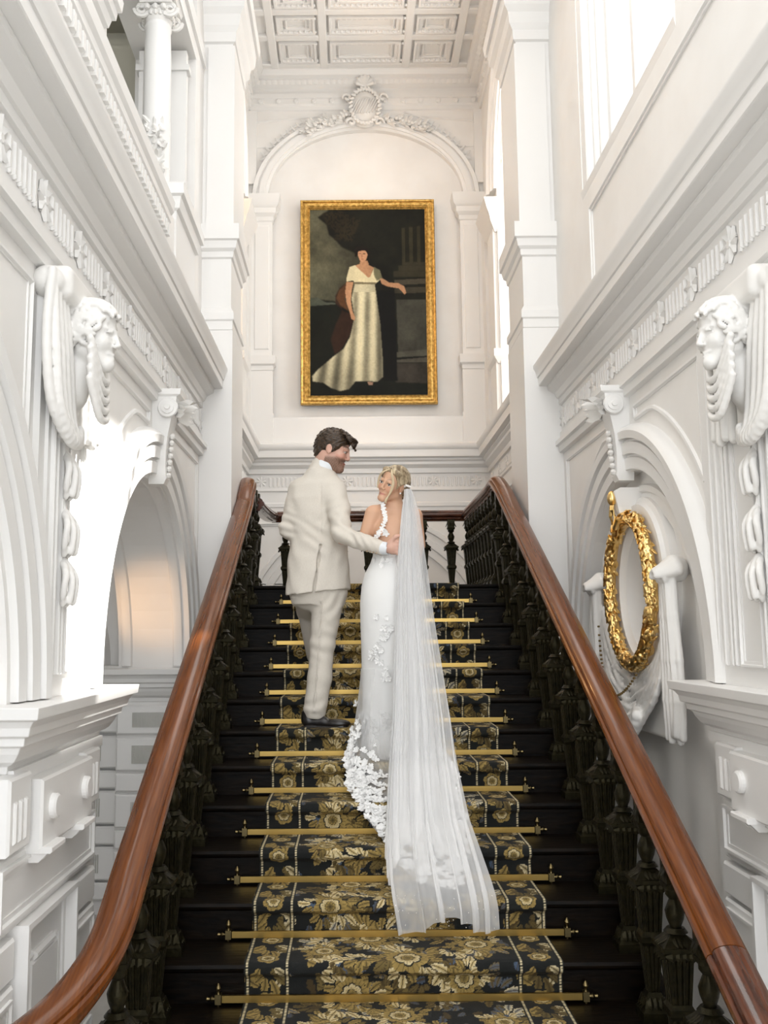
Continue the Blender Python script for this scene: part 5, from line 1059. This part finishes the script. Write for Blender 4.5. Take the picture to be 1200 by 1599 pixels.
for k in range(16):     # edge of the hem by her left side
    i = int((178 + 3 * k) / 360 * NT); p, n = nrm(flare, i, q.uniform(.75, 1)); lace_flower(b, p, n, q.uniform(.02, .028), 1900 + k)
def bodyp(th_, z):
    T = np.array(BODY); T = T[::-1]; c = [np.interp(z, T[:, 0], T[:, i]) for i in (1, 2, 3, 4)]; return np.array([c[0] + c[2] * math.cos(th_), c[1] + c[3] * math.sin(th_), z]), (math.cos(th_), math.sin(th_), 0)
for k in range(26):     # appliques on the skirt
    z = 1.50 - .34 * k / 26 + q.uniform(-.03, .03); th_ = 4.35 + q.uniform(-.12, .12) + .25 * math.sin(k * .35); p, n = bodyp(th_, z); lace_flower(b, p, n, q.uniform(.014, .022), 700 + k)
for k in range(44): th_ = PI + q.uniform(-.5, 1.9); z = 1.84 + q.uniform(-.05, .04) + .06 * abs(math.cos(th_)) ** 2; p, n = bodyp(th_, min(z, 1.86)); p[2] = z; lace_flower(b, p, n, .014, 500 + k)
for k in range(150): z = 1.02 - .25 * q.random() ** .6; th_ = 4.2 + q.uniform(-1.0, .5); p = np.array([-.008 + .152 * math.cos(th_), 5.345 + .115 * math.sin(th_), z]); lace_flower(b, p, (math.cos(th_), math.sin(th_), 0), .015, 300 + k)
lc = part(b.build('lace_applique', LACE, recalc=False), B); lc['label'] = 'opaque white lace flowers on the gown'
b = MB(); stp = bez([(-.035, 5.400, 2.160), (-.030, 5.362, 2.125), (-.022, 5.350, 2.085), (-.024, 5.345, 2.05), (-.040, 5.346, 2.01), (-.052, 5.350, 1.985), (-.075, 5.362, 1.965)], 6)
b.tube([tuple(p) for p in stp], [.006 + .004 * abs(math.sin(i * .9)) + .003 * (i > 26) for i in range(len(stp))], 6, .5)
for i, p in enumerate(stp[::3]): lace_flower(b, p, (-.1, -1, .1), .014, 50 + i)
for k in range(10): lace_flower(b, (-.06 + .05 * q.random(), 5.352, 1.975 + .03 * q.random()), (-.1, -1, 0), .016, 80 + k)
part(b.build('strap', LACE, recalc=False), B)
b = MB(); stp = bez([(.115, 5.395, 2.13), (.110, 5.362, 2.08), (.10, 5.355, 2.02), (.12, 5.375, 1.96)], 6); b.tube([tuple(p) for p in stp], .007, 6, .5); part(b.build('strap', LACE, recalc=False), B)
# the veil: pleated sheer layers hanging from the bun and trailing down four steps
VR = [(5.375, 2.235, .088, .128), (5.33, 2.19, .083, .142), (5.285, 2.097, .067, .166), (5.22, 1.94, .048, .183), (5.205, 1.87, .040, .188), (5.17, 1.736, .025, .204), (5.10, 1.495, .013, .228), (5.0, 1.265, -.002, .254), (4.88, 1.016, -.020, .280), (4.77, .80, -.045, .296), (4.55, .565, -.074, .320), (4.40, .455, -.086, .345), (4.30, .375, -.088, .362), (4.235, .318, -.085, .372), (4.212, .27, -.075, .376), (4.212, .165, -.06, .378)]
VR = np.array(VR); tt = np.zeros(len(VR)); tt[1:] = np.cumsum(np.hypot(np.diff(VR[:, 0]), np.diff(VR[:, 1]))); tt /= tt[-1]
def veil_layer(name, l0, l1, push, np_, seed, hem_fn):
    q = random.Random(seed); NC = 240; NRW = 90; V = []; cl = np.array([q.uniform(.5, 1.5) for _ in range(np_)]); cum = np.concatenate([[0], np.cumsum(cl)]); cum /= cum[-1]
    for i in range(NRW + 1):
        for j in range(NC + 1):
            u = j / NC; s_ = np.interp(u, np.linspace(0, 1, np_ + 1), cum); t = (i / NRW) * hem_fn(u)
            y, z, xl, xr = [np.interp(t, tt, VR[:, k]) for k in range(4)]; w_ = xr - xl; f = l0 + (l1 - l0) * s_; spread = min(1, .25 + t * 1.1); ph = u * np_ * 2 * PI
            x = xl + w_ * (f + (l1 - l0) * (.7 + 1.3 * t) * math.sin(ph + 1.3 * math.sin(3 * t + u * 4)) / (2 * PI * np_)) + .0006 * math.sin(ph * 5); amp = .013 * spread
            V.append((x, y - push * (1 - .3 * t) - .018 * math.sin(PI * f) * (1 - t) + amp * math.cos(ph + 1.3 * math.sin(3 * t + u * 4)) + .0022 * math.sin(ph * 4.3) + .006 * math.sin(ph * .37 + 3 * t), z + (.4 * amp * (1 + math.sin(ph)) + .006 if t > .62 else 0)))
    F_ = [(i * (NC + 1) + j, i * (NC + 1) + j + 1, (i + 1) * (NC + 1) + j + 1, (i + 1) * (NC + 1) + j) for i in range(NRW) for j in range(NC)]
    return V, F_
vb = MB()
for a in ((.0, .74, -.008, 9, 12, lambda u: .72 + .04 * math.sin(u * 11)), (0, .80, .0, 7, 3, lambda u: .86 + .04 * math.sin(u * 17)), (.05, .62, .010, 5, 5, lambda u: .80 + .06 * math.sin(u * 13 + 1)), (.02, 1.0, .020, 6, 8, lambda u: .985 + .012 * math.sin(u * 9) - .07 * (u < .06))): vb.add(*veil_layer('v', *a))
vl = part(vb.build('veil', VEIL, smooth=True, ang=90, recalc=False), B)
b = MB()
for k in range(40): t = q.uniform(.93, .99); y, z, xl, xr = [np.interp(t, tt, VR[:, i]) for i in range(4)]; b.dome((xl + (xr - xl) * q.random(), y - .03, z + .012), .0022, 1, 1, 1, 5, 4)
sp = b.build('veil_pearls', PEARL); sp.parent = vl
b = MB(); b.tube([(.078, 5.39, 2.25), (.10, 5.365, 2.258), (.125, 5.372, 2.25)], .007, 8); part(b.build('veil_comb', PEARL, smooth=True), B)
# warm lamps of the corridor and the passage
lamp('corridor_wall_lamp', 'SPOT', (-1.82, 5.35, 1.30), 8, (1, .58, .28), look=(-1.45, 6.0, 1.62), spot_size=math.radians(52), spot_blend=1.0, shadow_soft_size=.05)
lamp('passage_lamp', 'POINT', (-2.3, 9.0, 6.8), 26, (1, .55, .22), shadow_soft_size=.1)
